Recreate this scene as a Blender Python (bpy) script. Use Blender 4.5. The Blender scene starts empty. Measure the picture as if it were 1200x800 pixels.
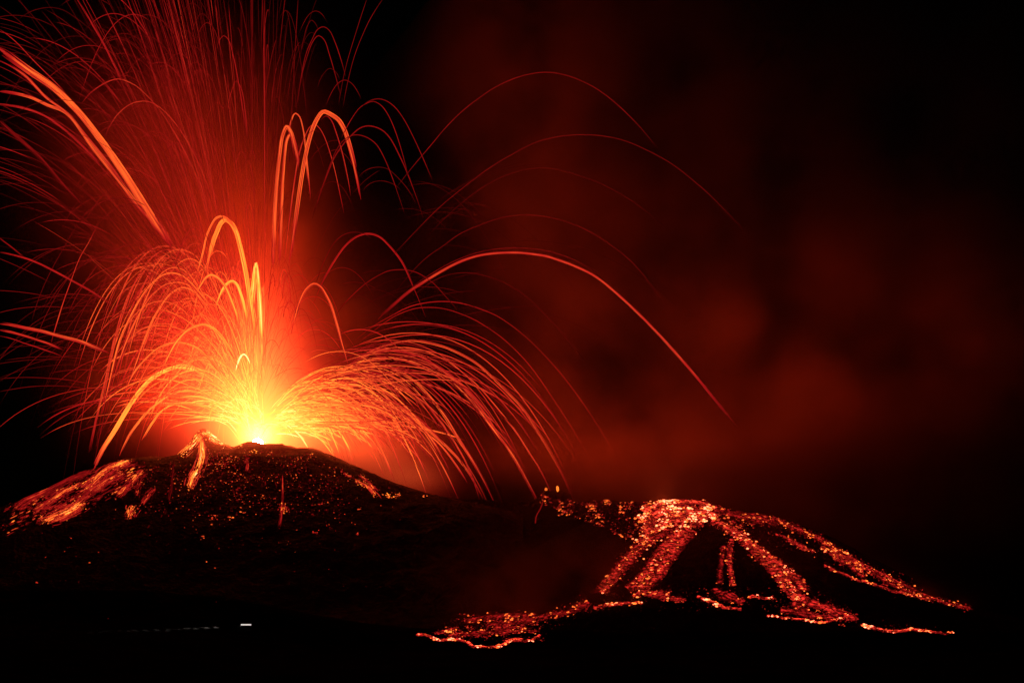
import bpy, math, random
import numpy as np

rng = np.random.default_rng(11)
random.seed(11)
scene = bpy.context.scene
COL = scene.collection

# ------------------------------------------------------------------ camera, sky, sun, exposure
D0 = 2000.0                                     # camera to the vent, metres
cam = bpy.data.cameras.new('camera')
cam_o = bpy.data.objects.new('camera', cam)
COL.objects.link(cam_o)
cam.sensor_width = 36.0
cam.lens = 60.0
cam.shift_y = 0.25
cam.clip_start = 1.0
cam.clip_end = 30000.0
cam_o.location = (0, -D0, 0)
cam_o.rotation_euler = (math.radians(90), 0, 0)
scene.camera = cam_o

SUN_EL, SUN_AZ = math.radians(2.0), math.radians(200.0)
world = bpy.data.worlds.new('World')
scene.world = world
world.use_nodes = True
nt = world.node_tree
for n in list(nt.nodes):
    nt.nodes.remove(n)
wo = nt.nodes.new('ShaderNodeOutputWorld')
bg = nt.nodes.new('ShaderNodeBackground')
sky = nt.nodes.new('ShaderNodeTexSky')
sky.sky_type = 'NISHITA'
sky.sun_disc = False
sky.sun_elevation = SUN_EL
sky.sun_rotation = SUN_AZ
bg.inputs['Strength'].default_value = 0.00008     # night: the sky is almost black
nt.links.new(sky.outputs[0], bg.inputs['Color'])
nt.links.new(bg.outputs[0], wo.inputs['Surface'])

scene.view_settings.view_transform = 'Standard'
scene.view_settings.look = 'None'
scene.view_settings.gamma = 1.0
scene.view_settings.exposure = 0.0
scene.view_settings.use_curve_mapping = False

cy = scene.cycles
scene.render.engine = 'CYCLES'
cy.use_denoising = True
try:
    cy.denoiser = 'OPENIMAGEDENOISE'
except Exception:
    pass
cy.max_bounces = 3
cy.diffuse_bounces = 1
cy.glossy_bounces = 1
cy.volume_bounces = 0
cy.transparent_max_bounces = 24
cy.volume_step_rate = 0.7
cy.volume_max_steps = 128
cy.sample_clamp_indirect = 4.0
scene.render.film_transparent = False

# ------------------------------------------------------------------ helpers
def px_at(px, py, Y):
    """point seen at photo pixel (px, py) (1200 x 800) on the plane y = Y"""
    d = np.asarray(Y) + D0
    return np.stack([(np.asarray(px) - 600) * d / D0, np.asarray(Y) + 0 * d, (700 - np.asarray(py)) * d / D0], -1)

def link(o, parent=None):
    COL.objects.link(o)
    if parent is not None:
        o.parent = parent
    return o

def tag(o, label=None, cat=None, group=None, kind=None):
    if label: o['label'] = label
    if cat: o['category'] = cat
    if group: o['group'] = group
    if kind: o['kind'] = kind
    return o

def empty(name, loc):
    o = bpy.data.objects.new(name, None)
    o.location = loc
    return link(o)

def mesh_np(name, V, F, mat, col=None, parent=None, smooth=False, origin=None):
    """V (n,3), F (m,k) with k 3 or 4; col (n,3) linear colour stored as 'glow'"""
    V = np.asarray(V, np.float32); F = np.asarray(F, np.int32)
    if origin is not None:
        V = V - np.asarray(origin, np.float32)
    me = bpy.data.meshes.new(name)
    k = F.shape[1]
    me.vertices.add(len(V)); me.vertices.foreach_set('co', V.ravel())
    me.loops.add(F.size); me.loops.foreach_set('vertex_index', F.ravel())
    me.polygons.add(len(F))
    me.polygons.foreach_set('loop_start', np.arange(0, F.size, k, dtype=np.int32))
    me.polygons.foreach_set('loop_total', np.full(len(F), k, np.int32))
    if smooth:
        me.polygons.foreach_set('use_smooth', np.ones(len(F), bool))
    me.update(calc_edges=True)
    if col is not None:
        a = me.attributes.new('glow', 'FLOAT_COLOR', 'POINT')
        c = np.ones((len(V), 4), np.float32); c[:, :3] = col
        a.data.foreach_set('color', c.ravel())
    me.materials.append(mat)
    o = bpy.data.objects.new(name, me)
    if origin is not None:
        o.location = origin
    return link(o, parent)

def glow(S, red=1.0):
    """colour given off by lava of brightness S (cooler lava is redder)"""
    S = np.asarray(S, float)
    ratio = 0.02 + 0.20 * red * (1 - np.exp(-np.maximum(S - .45, 0) * .95))
    return np.stack([S, S * ratio, S * .02 + 0.02 * S * np.clip(S - 3, 0, 3)], -1)

# value noise on a lattice
_lat = rng.random((256, 256))
def vnoise(x, y):
    xi = np.floor(x).astype(int); yi = np.floor(y).astype(int)
    fx = x - xi; fy = y - yi
    fx = fx * fx * (3 - 2 * fx); fy = fy * fy * (3 - 2 * fy)
    a = _lat[xi & 255, yi & 255]; b = _lat[(xi + 1) & 255, yi & 255]
    c = _lat[xi & 255, (yi + 1) & 255]; d = _lat[(xi + 1) & 255, (yi + 1) & 255]
    return (a * (1 - fx) + b * fx) * (1 - fy) + (c * (1 - fx) + d * fx) * fy - .5

# ------------------------------------------------------------------ the lie of the land
def prof(r, pts):
    return np.interp(r, [p[0] for p in pts], [p[1] for p in pts])

CL = [(0, 150), (25, 156), (42, 176), (60, 176), (80, 166), (95, 163), (135, 163), (150, 160), (200, 145), (250, 120), (300, 101),
      (400, 62), (600, -40), (900, -120)]
CR = [(0, 150), (25, 158), (45, 174), (72, 173), (100, 160), (150, 140), (200, 120), (230, 113), (300, 98), (420, 30), (600, -60), (900, -120)]
CF = [(0, 150), (22, 157), (38, 177), (52, 172), (82, 158), (100, 157.5), (116, 149), (200, 99), (400, -18), (500, -45), (900, -120)]
CB = [(0, 150), (25, 158), (42, 168), (100, 150), (300, 40), (500, -40), (900, -120)]
MR = [(0, 100), (32, 100), (52, 89), (96, 83), (149, 65.6), (192, 43.7), (236, 21.9), (271, 3), (302, -10.5), (340, -20), (420, -42), (700, -90)]
MF = [(0, 100), (30, 99), (60, 88), (120, 55), (200, 17), (250, -10), (300, -31), (340, -42), (700, -90)]
ML = [(0, 100), (60, 92), (120, 60), (250, -10), (320, -42), (700, -90)]
MC = (166.0, -250.0)

def seg_ridge(x, y, a, b, slope, rnd):
    ax, ay, az = a; bx, by, bz = b
    t = np.clip(((x - ax) * (bx - ax) + (y - ay) * (by - ay)) / ((bx - ax) ** 2 + (by - ay) ** 2), 0, 1)
    d = np.hypot(x - ax - t * (bx - ax), y - ay - t * (by - ay))
    return az + t * (bz - az) - slope * (np.sqrt(d * d + rnd * rnd) - rnd)

def parts_of_land(x, y):
    fold = 1.0 + .10 * vnoise(x / 90 + 7, y / 90)
    # the main cone
    dx, dy = x + 300.0, y
    r = np.hypot(dx, dy) + 1e-6
    c, s = dx / r, dy / r
    rj = r * (1 + .05 * vnoise(np.arctan2(dy, dx) * 6 + 40, r / 80.0))
    wl = np.clip(-c, 0, 1) ** 2; wr = np.clip(c, 0, 1) ** 2
    wf = np.clip(-s, 0, 1) ** 2; wb = np.clip(s, 0, 1) ** 2
    cone = wl * prof(r, CL) + wr * prof(r, CR) + wf * prof(rj, CF) + wb * prof(r, CB)
    cone = cone + 21 * np.exp(-((x + 362) / 19) ** 2 - ((y + 10) / 26) ** 2)
    # the ridge that joins the two vents
    ridge = np.maximum(seg_ridge(x, y, (-170, 0, 113.5), (30, 0, 114), .55, 14),
                       seg_ridge(x, y, (30, 0, 114), (140, -215, 100), .6, 12))
    ridge = ridge + 13 * np.exp(-((x - 42) / 13) ** 2 - ((y + 5) / 18) ** 2)
    # the broad lava mound
    dx, dy = x - MC[0], y - MC[1]
    r = np.hypot(dx, dy) + 1e-6
    c, s = dx / r, dy / r
    rj = r * (1 + .08 * vnoise(np.arctan2(dy, dx) * 5 + 90, r / 70.0))
    wl = np.clip(-c, 0, 1) ** 2; wr = np.clip(c, 0, 1) ** 2
    wf = s ** 2
    mound = wl * prof(r, ML) + wr * prof(r, MR) + wf * prof(rj, MF)
    plain = -30.6 + .0257 * (np.clip(y, -2500, 0) + 250) + 3 * vnoise(x / 160, y / 160)
    plain = np.where(y > 0, plain - .02 * y, plain)
    hill = -12 + 19 * np.exp(-((y + 660) / 70) ** 2) - 34 * (1 / (1 + np.exp(-(x + 170) / 45.0))) - .10 * np.abs(y + 660)
    hill = hill + 4 * vnoise(x / 110 + 3, y / 90 + 5)
    return [plain, cone, ridge, mound, hill]

def land(x, y):
    x = np.asarray(x, float); y = np.asarray(y, float)
    P = parts_of_land(x, y)
    h = P[0]
    for q in P[1:]:
        k = 6.0
        m = np.maximum(h, q)
        h = m + k * np.log1p(np.exp(-np.abs(h - q) / k)) * .6
    rough = np.clip((h + 35) / 60, .12, 1.0)
    n = 5.0 * vnoise(x / 46, y / 46) + 3.4 * vnoise(x / 19 + 9, y / 19) + 2.6 * vnoise(x / 8 + 3, y / 8 + 1)
    near = np.clip(1 - (np.hypot(x + 300, y) - 30) / 60, 0, 1)
    return h + n * rough * (1 + .15 * near)

FX = np.arange(-700, 701, 4.0); FY = np.arange(-1120, 301, 4.0)
_fz = land(*np.meshgrid(FX, FY))
def land_at(x, y):
    """height of the land read off a 4 m grid"""
    u = np.clip((np.asarray(x, float) - FX[0]) / 4, 0, len(FX) - 1.001); v = np.clip((np.asarray(y, float) - FY[0]) / 4, 0, len(FY) - 1.001)
    a = u.astype(int); b = v.astype(int); fu = u - a; fv = v - b
    return (_fz[b, a] * (1 - fu) + _fz[b, a + 1] * fu) * (1 - fv) + (_fz[b + 1, a] * (1 - fu) + _fz[b + 1, a + 1] * fu) * fv

def onto_land(px, py):
    """where the sight lines of photo pixels meet the land; returns points and a mask"""
    px = np.asarray(px, float); py = np.asarray(py, float)
    dx = (px - 600) / D0; dz = (700 - py) / D0
    hit = np.full(len(px), np.nan)
    prev = None
    ds = np.arange(900, 2700, 5.0)
    for d in ds:
        todo = np.isnan(hit)
        if not todo.any(): break
        g = dz * d - land_at(dx * d, np.full(len(px), d - D0))
        if prev is not None:
            new = todo & (g <= 0) & (prev > 0)
            hit[new] = d - 5 + 5 * prev[new] / (prev[new] - g[new])
        prev = g
    ok = ~np.isnan(hit)
    d = np.where(ok, hit, 2000)
    return np.stack([dx * d, d - D0, dz * d], -1), ok

# ------------------------------------------------------------------ materials
def mat_new(name):
    m = bpy.data.materials.new(name)
    m.use_nodes = True
    for n in list(m.node_tree.nodes):
        m.node_tree.nodes.remove(n)
    out = m.node_tree.nodes.new('ShaderNodeOutputMaterial')
    return m, m.node_tree, out

def basalt(name, base, scale):
    m, t, out = mat_new(name)
    N = t.nodes.new
    p = N('ShaderNodeBsdfPrincipled'); p.inputs['Roughness'].default_value = .92
    p.inputs['Specular IOR Level'].default_value = 0
    tc = N('ShaderNodeTexCoord')
    no = N('ShaderNodeTexNoise'); no.inputs['Scale'].default_value = scale; no.inputs['Detail'].default_value = 6
    cr = N('ShaderNodeValToRGB')
    cr.color_ramp.elements[0].position = .3; cr.color_ramp.elements[0].color = (base * .5, base * .46, base * .44, 1)
    cr.color_ramp.elements[1].position = .7; cr.color_ramp.elements[1].color = (base * 1.5, base * 1.35, base * 1.25, 1)
    vo = N('ShaderNodeTexVoronoi'); vo.inputs['Scale'].default_value = scale * 3
    bu = N('ShaderNodeBump'); bu.inputs['Strength'].default_value = .8; bu.inputs['Distance'].default_value = 2.0
    L = t.links.new
    L(tc.outputs['Object'], no.inputs['Vector']); L(no.outputs[0], cr.inputs[0]); L(cr.outputs[0], p.inputs['Base Color'])
    L(tc.outputs['Object'], vo.inputs['Vector']); L(vo.outputs['Distance'], bu.inputs['Height']); L(bu.outputs[0], p.inputs['Normal'])
    L(p.outputs[0], out.inputs['Surface'])
    return m

def glow_mat(name, sample=False):
    m, t, out = mat_new(name)
    a = t.nodes.new('ShaderNodeAttribute'); a.attribute_name = 'glow'
    e = t.nodes.new('ShaderNodeEmission')
    t.links.new(a.outputs['Color'], e.inputs['Color']); t.links.new(e.outputs[0], out.inputs['Surface'])
    m.cycles.emission_sampling = 'AUTO' if sample else 'NONE'
    return m

def crust_mat(name, sample=True):
    """lava with a broken dark crust: cracks and blotches of melt show through"""
    m, t, out = mat_new(name)
    N = t.nodes.new; L = t.links.new
    a = N('ShaderNodeAttribute'); a.attribute_name = 'glow'
    tc = N('ShaderNodeTexCoord')
    n1 = N('ShaderNodeTexNoise'); n1.inputs['Scale'].default_value = .2; n1.inputs['Detail'].default_value = 5; n1.inputs['Roughness'].default_value = .65
    n2 = N('ShaderNodeTexNoise'); n2.inputs['Scale'].default_value = .35; n2.inputs['Detail'].default_value = 3
    L(tc.outputs['Object'], n1.inputs['Vector']); L(tc.outputs['Object'], n2.inputs['Vector'])
    mu = N('ShaderNodeMath'); mu.operation = 'MULTIPLY'; L(n1.outputs[0], mu.inputs[0]); L(n2.outputs[0], mu.inputs[1])
    mr = N('ShaderNodeMapRange'); mr.inputs['From Min'].default_value = .22; mr.inputs['From Max'].default_value = .42
    mr.inputs['To Min'].default_value = .06; mr.inputs['To Max'].default_value = 1.8
    L(mu.outputs[0], mr.inputs['Value'])
    p = N('ShaderNodeBsdfPrincipled'); p.inputs['Base Color'].default_value = (.02, .018, .017, 1); p.inputs['Roughness'].default_value = .9; p.inputs['Specular IOR Level'].default_value = 0
    L(a.outputs['Color'], p.inputs['Emission Color']); L(mr.outputs[0], p.inputs['Emission Strength'])
    L(p.outputs[0], out.inputs['Surface'])
    m.cycles.emission_sampling = 'AUTO' if sample else 'NONE'
    return m

M_PLAIN = basalt('ash_plain', .03, .03)
M_CONE = basalt('scoria', .08, .09)
M_RIDGE = basalt('basalt_ridge', .024, .07)
M_MOUND = basalt('clinker_crust', .075, .12)
M_HILL = basalt('dark_soil', .03, .05)
M_ARC = glow_mat('molten_spatter')
M_SPRAY = glow_mat('molten_spray')
M_EMBER = glow_mat('hot_clinker')
M_CRUST = crust_mat('crusted_lava')
M_HOT = glow_mat('hot_lake_clinker', True)

# ------------------------------------------------------------------ the setting
def axis(lo, hi, f0, f1, fine, grow=1.25):
    v = list(np.arange(f0, f1 + .1, fine))
    s = fine
    while v[-1] < hi:
        s *= grow; v.append(v[-1] + s)
    s = fine
    while v[0] > lo:
        s *= grow; v.insert(0, v[0] - s)
    return np.array(v)

gx = axis(-7000, 7000, -700, 700, 4.0)
gy = axis(-2300, 9000, -1120, 152, 4.0)
GX, GY = np.meshgrid(gx, gy)
GZ = land(GX, GY)
V = np.stack([GX, GY, GZ], -1).reshape(-1, 3)
nx, ny = len(gx), len(gy)
i = np.arange(nx - 1)[None, :] + nx * np.arange(ny - 1)[:, None]
F = np.stack([i, i + 1, i + nx + 1, i + nx], -1).reshape(-1, 4)
which = np.argmax(np.stack([p.reshape(-1) for p in parts_of_land(GX, GY)], -1), 1)[F[:, 0]]
for k, (nm, mt) in enumerate([('plain', M_PLAIN), ('volcano_cone', M_CONE), ('ridge', M_RIDGE), ('lava_mound', M_MOUND), ('foreground_hill', M_HILL)]):
    f = F[which == k]
    u, inv = np.unique(f, return_inverse=True)
    o = mesh_np(nm, V[u], inv.reshape(-1, 4), mt, smooth=True)
    o['kind'] = 'structure'

# ------------------------------------------------------------------ tubes
def spline(P, n):
    """smooth curve through the points (Catmull-Rom over chord length)"""
    P = np.asarray(P, float)
    if len(P) == 2:
        t = np.linspace(0, 1, n)[:, None]
        return P[0] * (1 - t) + P[1] * t
    d = np.sqrt(np.maximum(np.linalg.norm(np.diff(P, axis=0), axis=1), 1e-3))
    T = np.concatenate([[0], np.cumsum(d)])
    m = np.zeros_like(P)
    for j in range(len(P)):
        a, b = max(j - 1, 0), min(j + 1, len(P) - 1)
        if j in (0, len(P) - 1):
            m[j] = (P[b] - P[a]) / (T[b] - T[a])
        else:
            h0, h1 = T[j] - T[j - 1], T[j + 1] - T[j]
            m[j] = ((P[j] - P[j - 1]) / h0 * h1 + (P[j + 1] - P[j]) / h1 * h0) / (h0 + h1)
    m[0] = 2 * (P[1] - P[0]) / (T[1] - T[0]) - m[1]
    m[-1] = 2 * (P[-1] - P[-2]) / (T[-1] - T[-2]) - m[-2]
    t = np.linspace(0, T[-1], n)
    k = np.clip(np.searchsorted(T, t, side='right') - 1, 0, len(P) - 2)
    h = (T[k + 1] - T[k])[:, None]; s = ((t - T[k])[:, None]) / h
    return ((2 * s**3 - 3 * s**2 + 1) * P[k] + (s**3 - 2 * s**2 + s) * h * m[k]
            + (-2 * s**3 + 3 * s**2) * P[k + 1] + (s**3 - s**2) * h * m[k + 1])

class Tubes:
    def __init__(self, sides=4):
        self.V, self.F, self.C, self.n, self.k = [], [], [], 0, sides
    def add(self, P, R, S, red=1.0):
        P = np.asarray(P); n = len(P); k = self.k
        T = np.gradient(P, axis=0); T /= np.linalg.norm(T, axis=1)[:, None] + 1e-9
        up = np.array([0, 1.0, 0])
        A = np.cross(T, up); A /= np.linalg.norm(A, axis=1)[:, None] + 1e-9
        B = np.cross(T, A)
        a = np.arange(k) * 2 * math.pi / k + .6
        R = np.broadcast_to(np.asarray(R, float), (n,))
        V = P[:, None, :] + R[:, None, None] * (np.cos(a)[None, :, None] * A[:, None, :] + np.sin(a)[None, :, None] * B[:, None, :])
        idx = self.n + np.arange(n)[:, None] * k + np.arange(k)[None, :]
        f = np.stack([idx[:-1], np.roll(idx, -1, 1)[:-1], np.roll(idx, -1, 1)[1:], idx[1:]], -1).reshape(-1, 4)
        self.V.append(V.reshape(-1, 3)); self.F.append(f)
        c = glow(np.broadcast_to(np.asarray(S, float), (n,)), red)
        self.C.append(np.repeat(c, k, 0)); self.n += n * k
    def build(self, name, mat, parent=None, origin=None):
        return mesh_np(name, np.concatenate(self.V), np.concatenate(self.F), mat, np.concatenate(self.C), parent, origin=origin)

VENT = np.array([-300.0, 0.0, 178.0])
def heat_near(P, S):
    """spatter is hottest by the vent and cools along its flight"""
    d = np.linalg.norm((P - VENT) * np.array([1, .6, 1]), axis=1)
    return S * (1 + 2.6 * np.exp(-(d / 115) ** 2)) + 2.6 * np.exp(-(d / 62) ** 2)

# ------------------------------------------------------------------ the arcs one can tell apart
# (label, width in photo pixels, brightness, strands, where it peaks / runs in photo pixels)
ARCS = [
 ('thickest orange lava sheaf sweeping up from the fountain to the upper left', 8, 1.15, 16, [(202,292),(180,258),(145,202),(117,162),(92,131),(63,103),(33,82),(-4,55)]),
 ('orange lava arc just below the thickest sheaf at upper left', 4.4, .85, 6, [(176,260),(158,237),(143,217),(108,173),(78,133),(55,123),(33,113),(-4,107)]),
 ('red lava arc flattening between the thick sheaf and the arc under it', 3.8, .68, 5, [(150,222),(130,195),(100,158),(77,131),(55,115),(28,88),(-4,70)]),
 ('dim red lava arc curling over at the left edge under the upper sheaf', 2.8, .42, 4, [(120,197),(105,180),(75,152),(50,135),(20,125),(-4,123)]),
 ('dim broad lava streak falling away below the upper left sheaf', 4, .2, 5, [(-2,140),(5,147),(28,167),(48,185),(75,217),(100,243)]),
 ('straight red lava streak leaving the top edge above the left arches', 2.2, .4, 3, [(88,-4),(107,27),(122,53),(133,75),(147,102)]),
 ('red lava streak parallel to the thick sheaf, just above it', 1.9, .45, 2, [(-3,33),(17,48),(38,70),(58,90),(80,112)]),
 ('thin dim lava streak running down from the upper left corner sky', 1.1, .2, 1, [(48,12),(75,45),(97,73),(115,98)]),
 ('thin dim lava streak from the top edge toward the left arches', 1, .15, 1, [(18,-3),(35,15),(60,45),(85,83),(102,107)]),
 ('faint lava streak nearest the upper left corner', 1, .14, 1, [(-3,6),(30,32),(60,70),(95,120)]),
 ('bright red arch over the upper sheaf, tallest of the clear left arches', 2.1, .62, 3, [(95,123),(112,104),(137,92.5),(155,98),(167,107),(188,130),(207,160),(225,195),(240,228)]),
 ('smaller red arch nested under the tallest left arch', 1.7, .6, 2, [(123,160),(131,144),(141,131),(156,121),(172,119),(187,126),(207,147),(232,190),(250,240)]),
 ('thin red arch crossing in front of the thick upper sheaf', 1.3, .34, 1, [(110,164),(120,153),(131,147.5),(142,146),(156,148),(167,153),(183,168),(198,187),(216,215)]),
 ('faint wide arch highest in the upper left corner', 1, .16, 1, [(22,23),(38,13),(58,9),(74,12),(87,20),(103,32),(117,45)]),
 ('faint arch just outside the tallest left arch', 1.1, .18, 1, [(104,90),(120,77),(137,73),(153,77),(167,88),(180,105)]),
 ('faint arch high above the nested left arches', 1, .13, 1, [(138,58),(148,47),(163,41),(175,43),(184,49),(196,62)]),
 ('thin low arch left of the root of the thick sheaf', 1.3, .3, 1, [(93,260),(104,247),(121,236),(143,232),(158,235),(170,241)]),
 ('thin low arch tucked under its twin left of the sheaf root', 1.2, .26, 1, [(118,262),(128,250),(140,242),(154,239),(166,243)]),
 ('slender red arch between the thick sheaf and the vertical jets', 1.3, .38, 1, [(194,178),(202,170),(212,167),(224,173),(235,188),(247,214),(257,243),(263,262)]),
 ('small red hook high above the fountain near the top edge', 1.8, .34, 2, [(254,60),(257,48),(262,42),(268,47),(273,63),(279,92),(285,130),(290,165)]),
 ('small bright red hook below the one near the top edge', 1.8, .42, 2, [(267,130),(271,108),(277,95),(283,105),(287,130),(290,163)]),
 ('tiny hooked loop on the left of three above the fountain', 1.3, .42, 1, [(276,197),(279,183),(282.5,177),(286,182),(289,191)]),
 ('tiny hooked loop lowest of three above the fountain', 1.3, .42, 1, [(286,200),(288,191),(291,188),(294,196),(297,214),(299,240)]),
 ('tiny hooked loop on the right of three above the fountain', 1.3, .4, 1, [(292,188),(293.5,179),(295.5,176),(298,181),(300,192)]),
 ('dim arched trail left of the small hooks near the top edge', 1, .16, 1, [(208,36),(214,15),(224,4),(231,7),(236,14)]),
 ('dim ragged arch beside the small hooks near the top edge', 1.2, .2, 1, [(225,40),(230,24),(236,16),(244,22),(252,44)]),
 ('dim round arch over the red glow left of the small hooks', 1, .17, 1, [(207,60),(213,48),(224,43),(233,48),(242,62),(250,78)]),
 ('tall narrow red loop with a second loop nested inside, upper middle', 1.5, .34, 1, [(349,120),(353,90),(359,62),(366,46),(372,35),(379,31.6),(386,36),(392,48),(399,68),(405,90)]),
 ('tall narrow red loop nested inside a taller one, upper middle', 1.5, .32, 1, [(347,128),(350,108),(354,87),(360,66),(366,50),(373,42),(380,47),(386,64),(393,88),(399,112)]),
 ('small dim loop on the left shoulder of the tall narrow loops', 1, .2, 1, [(352,62),(356,45),(360,31),(365,24),(369,27),(373,36)]),
 ('thin red arch standing just above the bright double loops', 1.2, .28, 1, [(382,124),(390,106),(397,97),(404,94),(411,97),(417,104),(423,116)]),
 ('dim small arch between the tall loops and the bright double loops', .9, .17, 1, [(372,104),(377,90),(386,80.5),(393,84),(398,94)]),
 ('longest vertical red jet rising straight to the top edge', 1.7, .36, 2, [(310,330),(310.3,250),(310,130),(309.7,60),(309.5,-4)]),
 ('dim vertical jet just right of the longest vertical one', 1, .14, 1, [(320,180),(321.5,110),(324,40),(326,-4)]),
 ('thin vertical jet leaning right beside the tall narrow loops', 1.2, .22, 1, [(339,190),(342,130),(346,55),(349.5,-4)]),
 ('short dim streak falling from the top edge, left of the hooks', 1.1, .2, 1, [(251,-4),(254,12),(258,32),(262,48)]),
 ('thin red streak falling from the top edge beside the longest jet', 1.2, .24, 1, [(279,-4),(284,12),(287,27),(290,44),(294,78),(299,112)]),
 ('thin slanting red streak left of a matching pair right of the loops', 1.4, .3, 2, [(431,-4),(416,42),(405,80),(397,122)]),
 ('thin slanting red streak right of a matching pair right of the loops', 1.4, .3, 2, [(451,-4),(434,22),(425,41),(416,64),(408,94),(402,126)]),
 ('leftmost thick orange loop above the fountain, narrow as a hairpin', 4.6, 1.0, 8, [(320,316),(321.5,262),(324,215),(327,185),(331,158),(336,148),(341,155),(345,170),(348,190)]),
 ('thick orange hairpin loop tucked inside the leftmost one', 4.2, .95, 7, [(327,314),(330,250),(331.5,215),(333.5,187),(336,166),(340,158),(344,164),(348,180),(350,196)]),
 ('rounded thick orange loop rising behind the two hairpins', 3.2, .85, 5, [(339,156),(341,143),(346,133),(351,137),(355,150),(358,168),(361,200),(364,233)]),
 ('widest thick orange loop of the bright cluster above the fountain', 4.2, .9, 9, [(338,314),(343,280),(347,252),(353,210),(360,173),(366,152),(372,139),(379,131),(389,135),(397,141),(403,151),(408,165),(413,184),(418,208),(423,234)]),
 ('slim orange loop crossing the left leg of the widest thick loop', 2, .65, 3, [(333,316),(336,285),(340,252),(347,200),(352,175),(358,158),(364,148),(369,146),(375,151),(381,162),(390,190),(397,220),(403,250)]),
 ('slim orange trail falling inside the widest thick loop', 2, .52, 2, [(376,141),(383,136),(389,142),(393,152),(401,178),(407,205),(411,230)]),
 ('thin red arch on the right shoulder of the bright loops', 1.4, .4, 1, [(400,162),(405,152),(411,141),(421,127),(430,121),(438,119),(447,124),(455,135),(463,153),(471,178),(478,205)]),
 ('longer thin red arch reaching past the right shoulder arch', 1.4, .36, 1, [(425,124),(434,118),(444,116),(454,119),(464,127),(474,141),(485,162),(496,186),(507,212)]),
 ('middle thin red arch under the two right shoulder arches', 1.5, .38, 2, [(366,256),(378,220),(392,185),(402,170),(413,158),(423,150),(433,148),(446,152),(456,161),(470,187),(480,210),(489,234),(496,256)]),
 ('inner thin red arch under the right shoulder arches', 1.5, .36, 2, [(372,240),(377,223),(384,200),(393,178),(401,166),(409,160),(418,158),(430,161),(441,169),(450,184),(458,203),(467,229),(474,250)]),
 ('dim small arch right of the bright loops, upper of two', 1, .2, 1, [(421,207),(430,199),(442,196),(454,198),(465,207),(478,222),(488,240)]),
 ('dim small arch right of the bright loops, lower of two', 1, .18, 1, [(425,224),(434,215),(446,212),(459,215),(470,223)]),
 ('clear red arch alone over the dark smoke right of the fountain', 2, .42, 3, [(367,357),(377,333),(390,309),(400,294),(409,284),(420,276.5),(433,274),(445,278),(455,287),(471,307),(484,335),(499,372)]),
 ('dim companion arch behind the red arch over the dark smoke', 1.2, .22, 1, [(371,330),(380,306),(392,284),(403,275),(415,272),(426,274),(436,280)]),
 ('bright orange arch low beside the fountain column on its right', 2.8, .75, 4, [(341,392),(346,370),(352,351),(359,338),(368,332),(376,336),(382,345),(388,357),(394,376),(401,402),(408,427)]),
 ('thin flat red arch passing under the arch over dark smoke', 1.4, .34, 1, [(395,367),(405,354),(417,342),(430,331),(443,323),(455,317.5),(467,316),(478,316.5),(490,320),(508,332),(522,347),(536,363)]),
 ('small bright hook at the foot of the hairpin loops', 1.7, .6, 2, [(326,372),(328,340),(330,321),(332.5,315.5),(335,318),(337,326)]),
 ('small hook just right of the bright one under the hairpin loops', 1.4, .5, 1, [(331,350),(333,330),(335.5,321.5),(338,326),(340,342),(341,356)]),
 ('small hook just left of the bright one under the hairpin loops', 1.3, .45, 1, [(315,352),(317,330),(319.5,321),(321.5,326),(322,336)]),
 ('tiny orange arch low between the fountain column and right arch', 1.4, .52, 1, [(332,372),(335,359),(340,352.5),(344,357),(347,367)]),
 ('tallest orange arch crowning the left dome of spatter', 3, .9, 5, [(231,325),(234,308),(238,293),(242,275),(247,264),(252,256),(258,253),(265,255),(272,261),(277,270)]),
 ('yellow arch just inside the tallest arch of the left dome', 4.4, 1.6, 8, [(242,323),(244,308),(247,293),(250,281),(254,271),(258,262),(264,257),(271,261),(277,271),(281,285),(285,302),(289,322),(292,342),(296,372),(298,400)]),
 ('bright yellow upright jet beside the left dome arches', 5, 2.2, 9, [(294,372),(296,345),(298,322),(300,308),(302,318),(304,340),(306,372),(307,400)]),
 ('yellow arch low in the left dome, left of a matching one', 3.6, 1.2, 6, [(229,346),(235,334),(241,325),(247,322),(255,325),(263,334),(269,346),(275,362),(281,385)]),
 ('yellow arch low in the left dome, right of a matching one', 3.6, 1.5, 6, [(252,362),(256,350),(262,337),(267,331),(272,329),(278,333),(283,346),(287,361),(290,380)]),
 ('orange arch forming the outer shell of the left dome', 3, .8, 5, [(120,484),(128,448),(140,400),(149,379),(157,363),(170,342),(183,328),(192,322),(202,320),(211,322),(220,328),(237,347),(248,361),(258,378)]),
 ('red arch peeling away outside the shell of the left dome', 2.2, .5, 4, [(104,530),(113,490),(122,452),(131,410),(143,366),(153,341),(166,321),(182,308),(190,303.5),(199,302),(213,307),(230,323),(240,337)]),
 ('orange arch one layer inside the shell of the left dome', 2.6, .68, 4, [(135,440),(147,402),(163,368),(177,347),(191,335),(201,331.5),(211,331),(222,335),(236,350),(250,372)]),
 ('orange arch two layers inside the shell of the left dome', 2.6, .75, 4, [(150,452),(160,424),(170,396),(181,371),(189,358),(199,345),(208,338.5),(217,337),(228,342),(240,355),(250,372),(262,398)]),
 ('thin red arch left of the crowning arch of the dome', 1.5, .52, 2, [(206,310),(211,292),(217,278),(222,270),(229,267),(237,271),(245,281),(252,296)]),
 ('thin dim red arch far out left of the dome, upper of two', 1.4, .3, 1, [(80,368),(88,350),(101,329),(115,310),(130,297),(145,288),(161,285),(173,286),(186,291),(200,300)]),
 ('thin dim red arch far out left of the dome, lower of two', 1.2, .28, 1, [(104,372),(112,350),(125,327),(137,313),(150,302),(163,295),(177,293),(188,296),(198,302)]),
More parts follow.
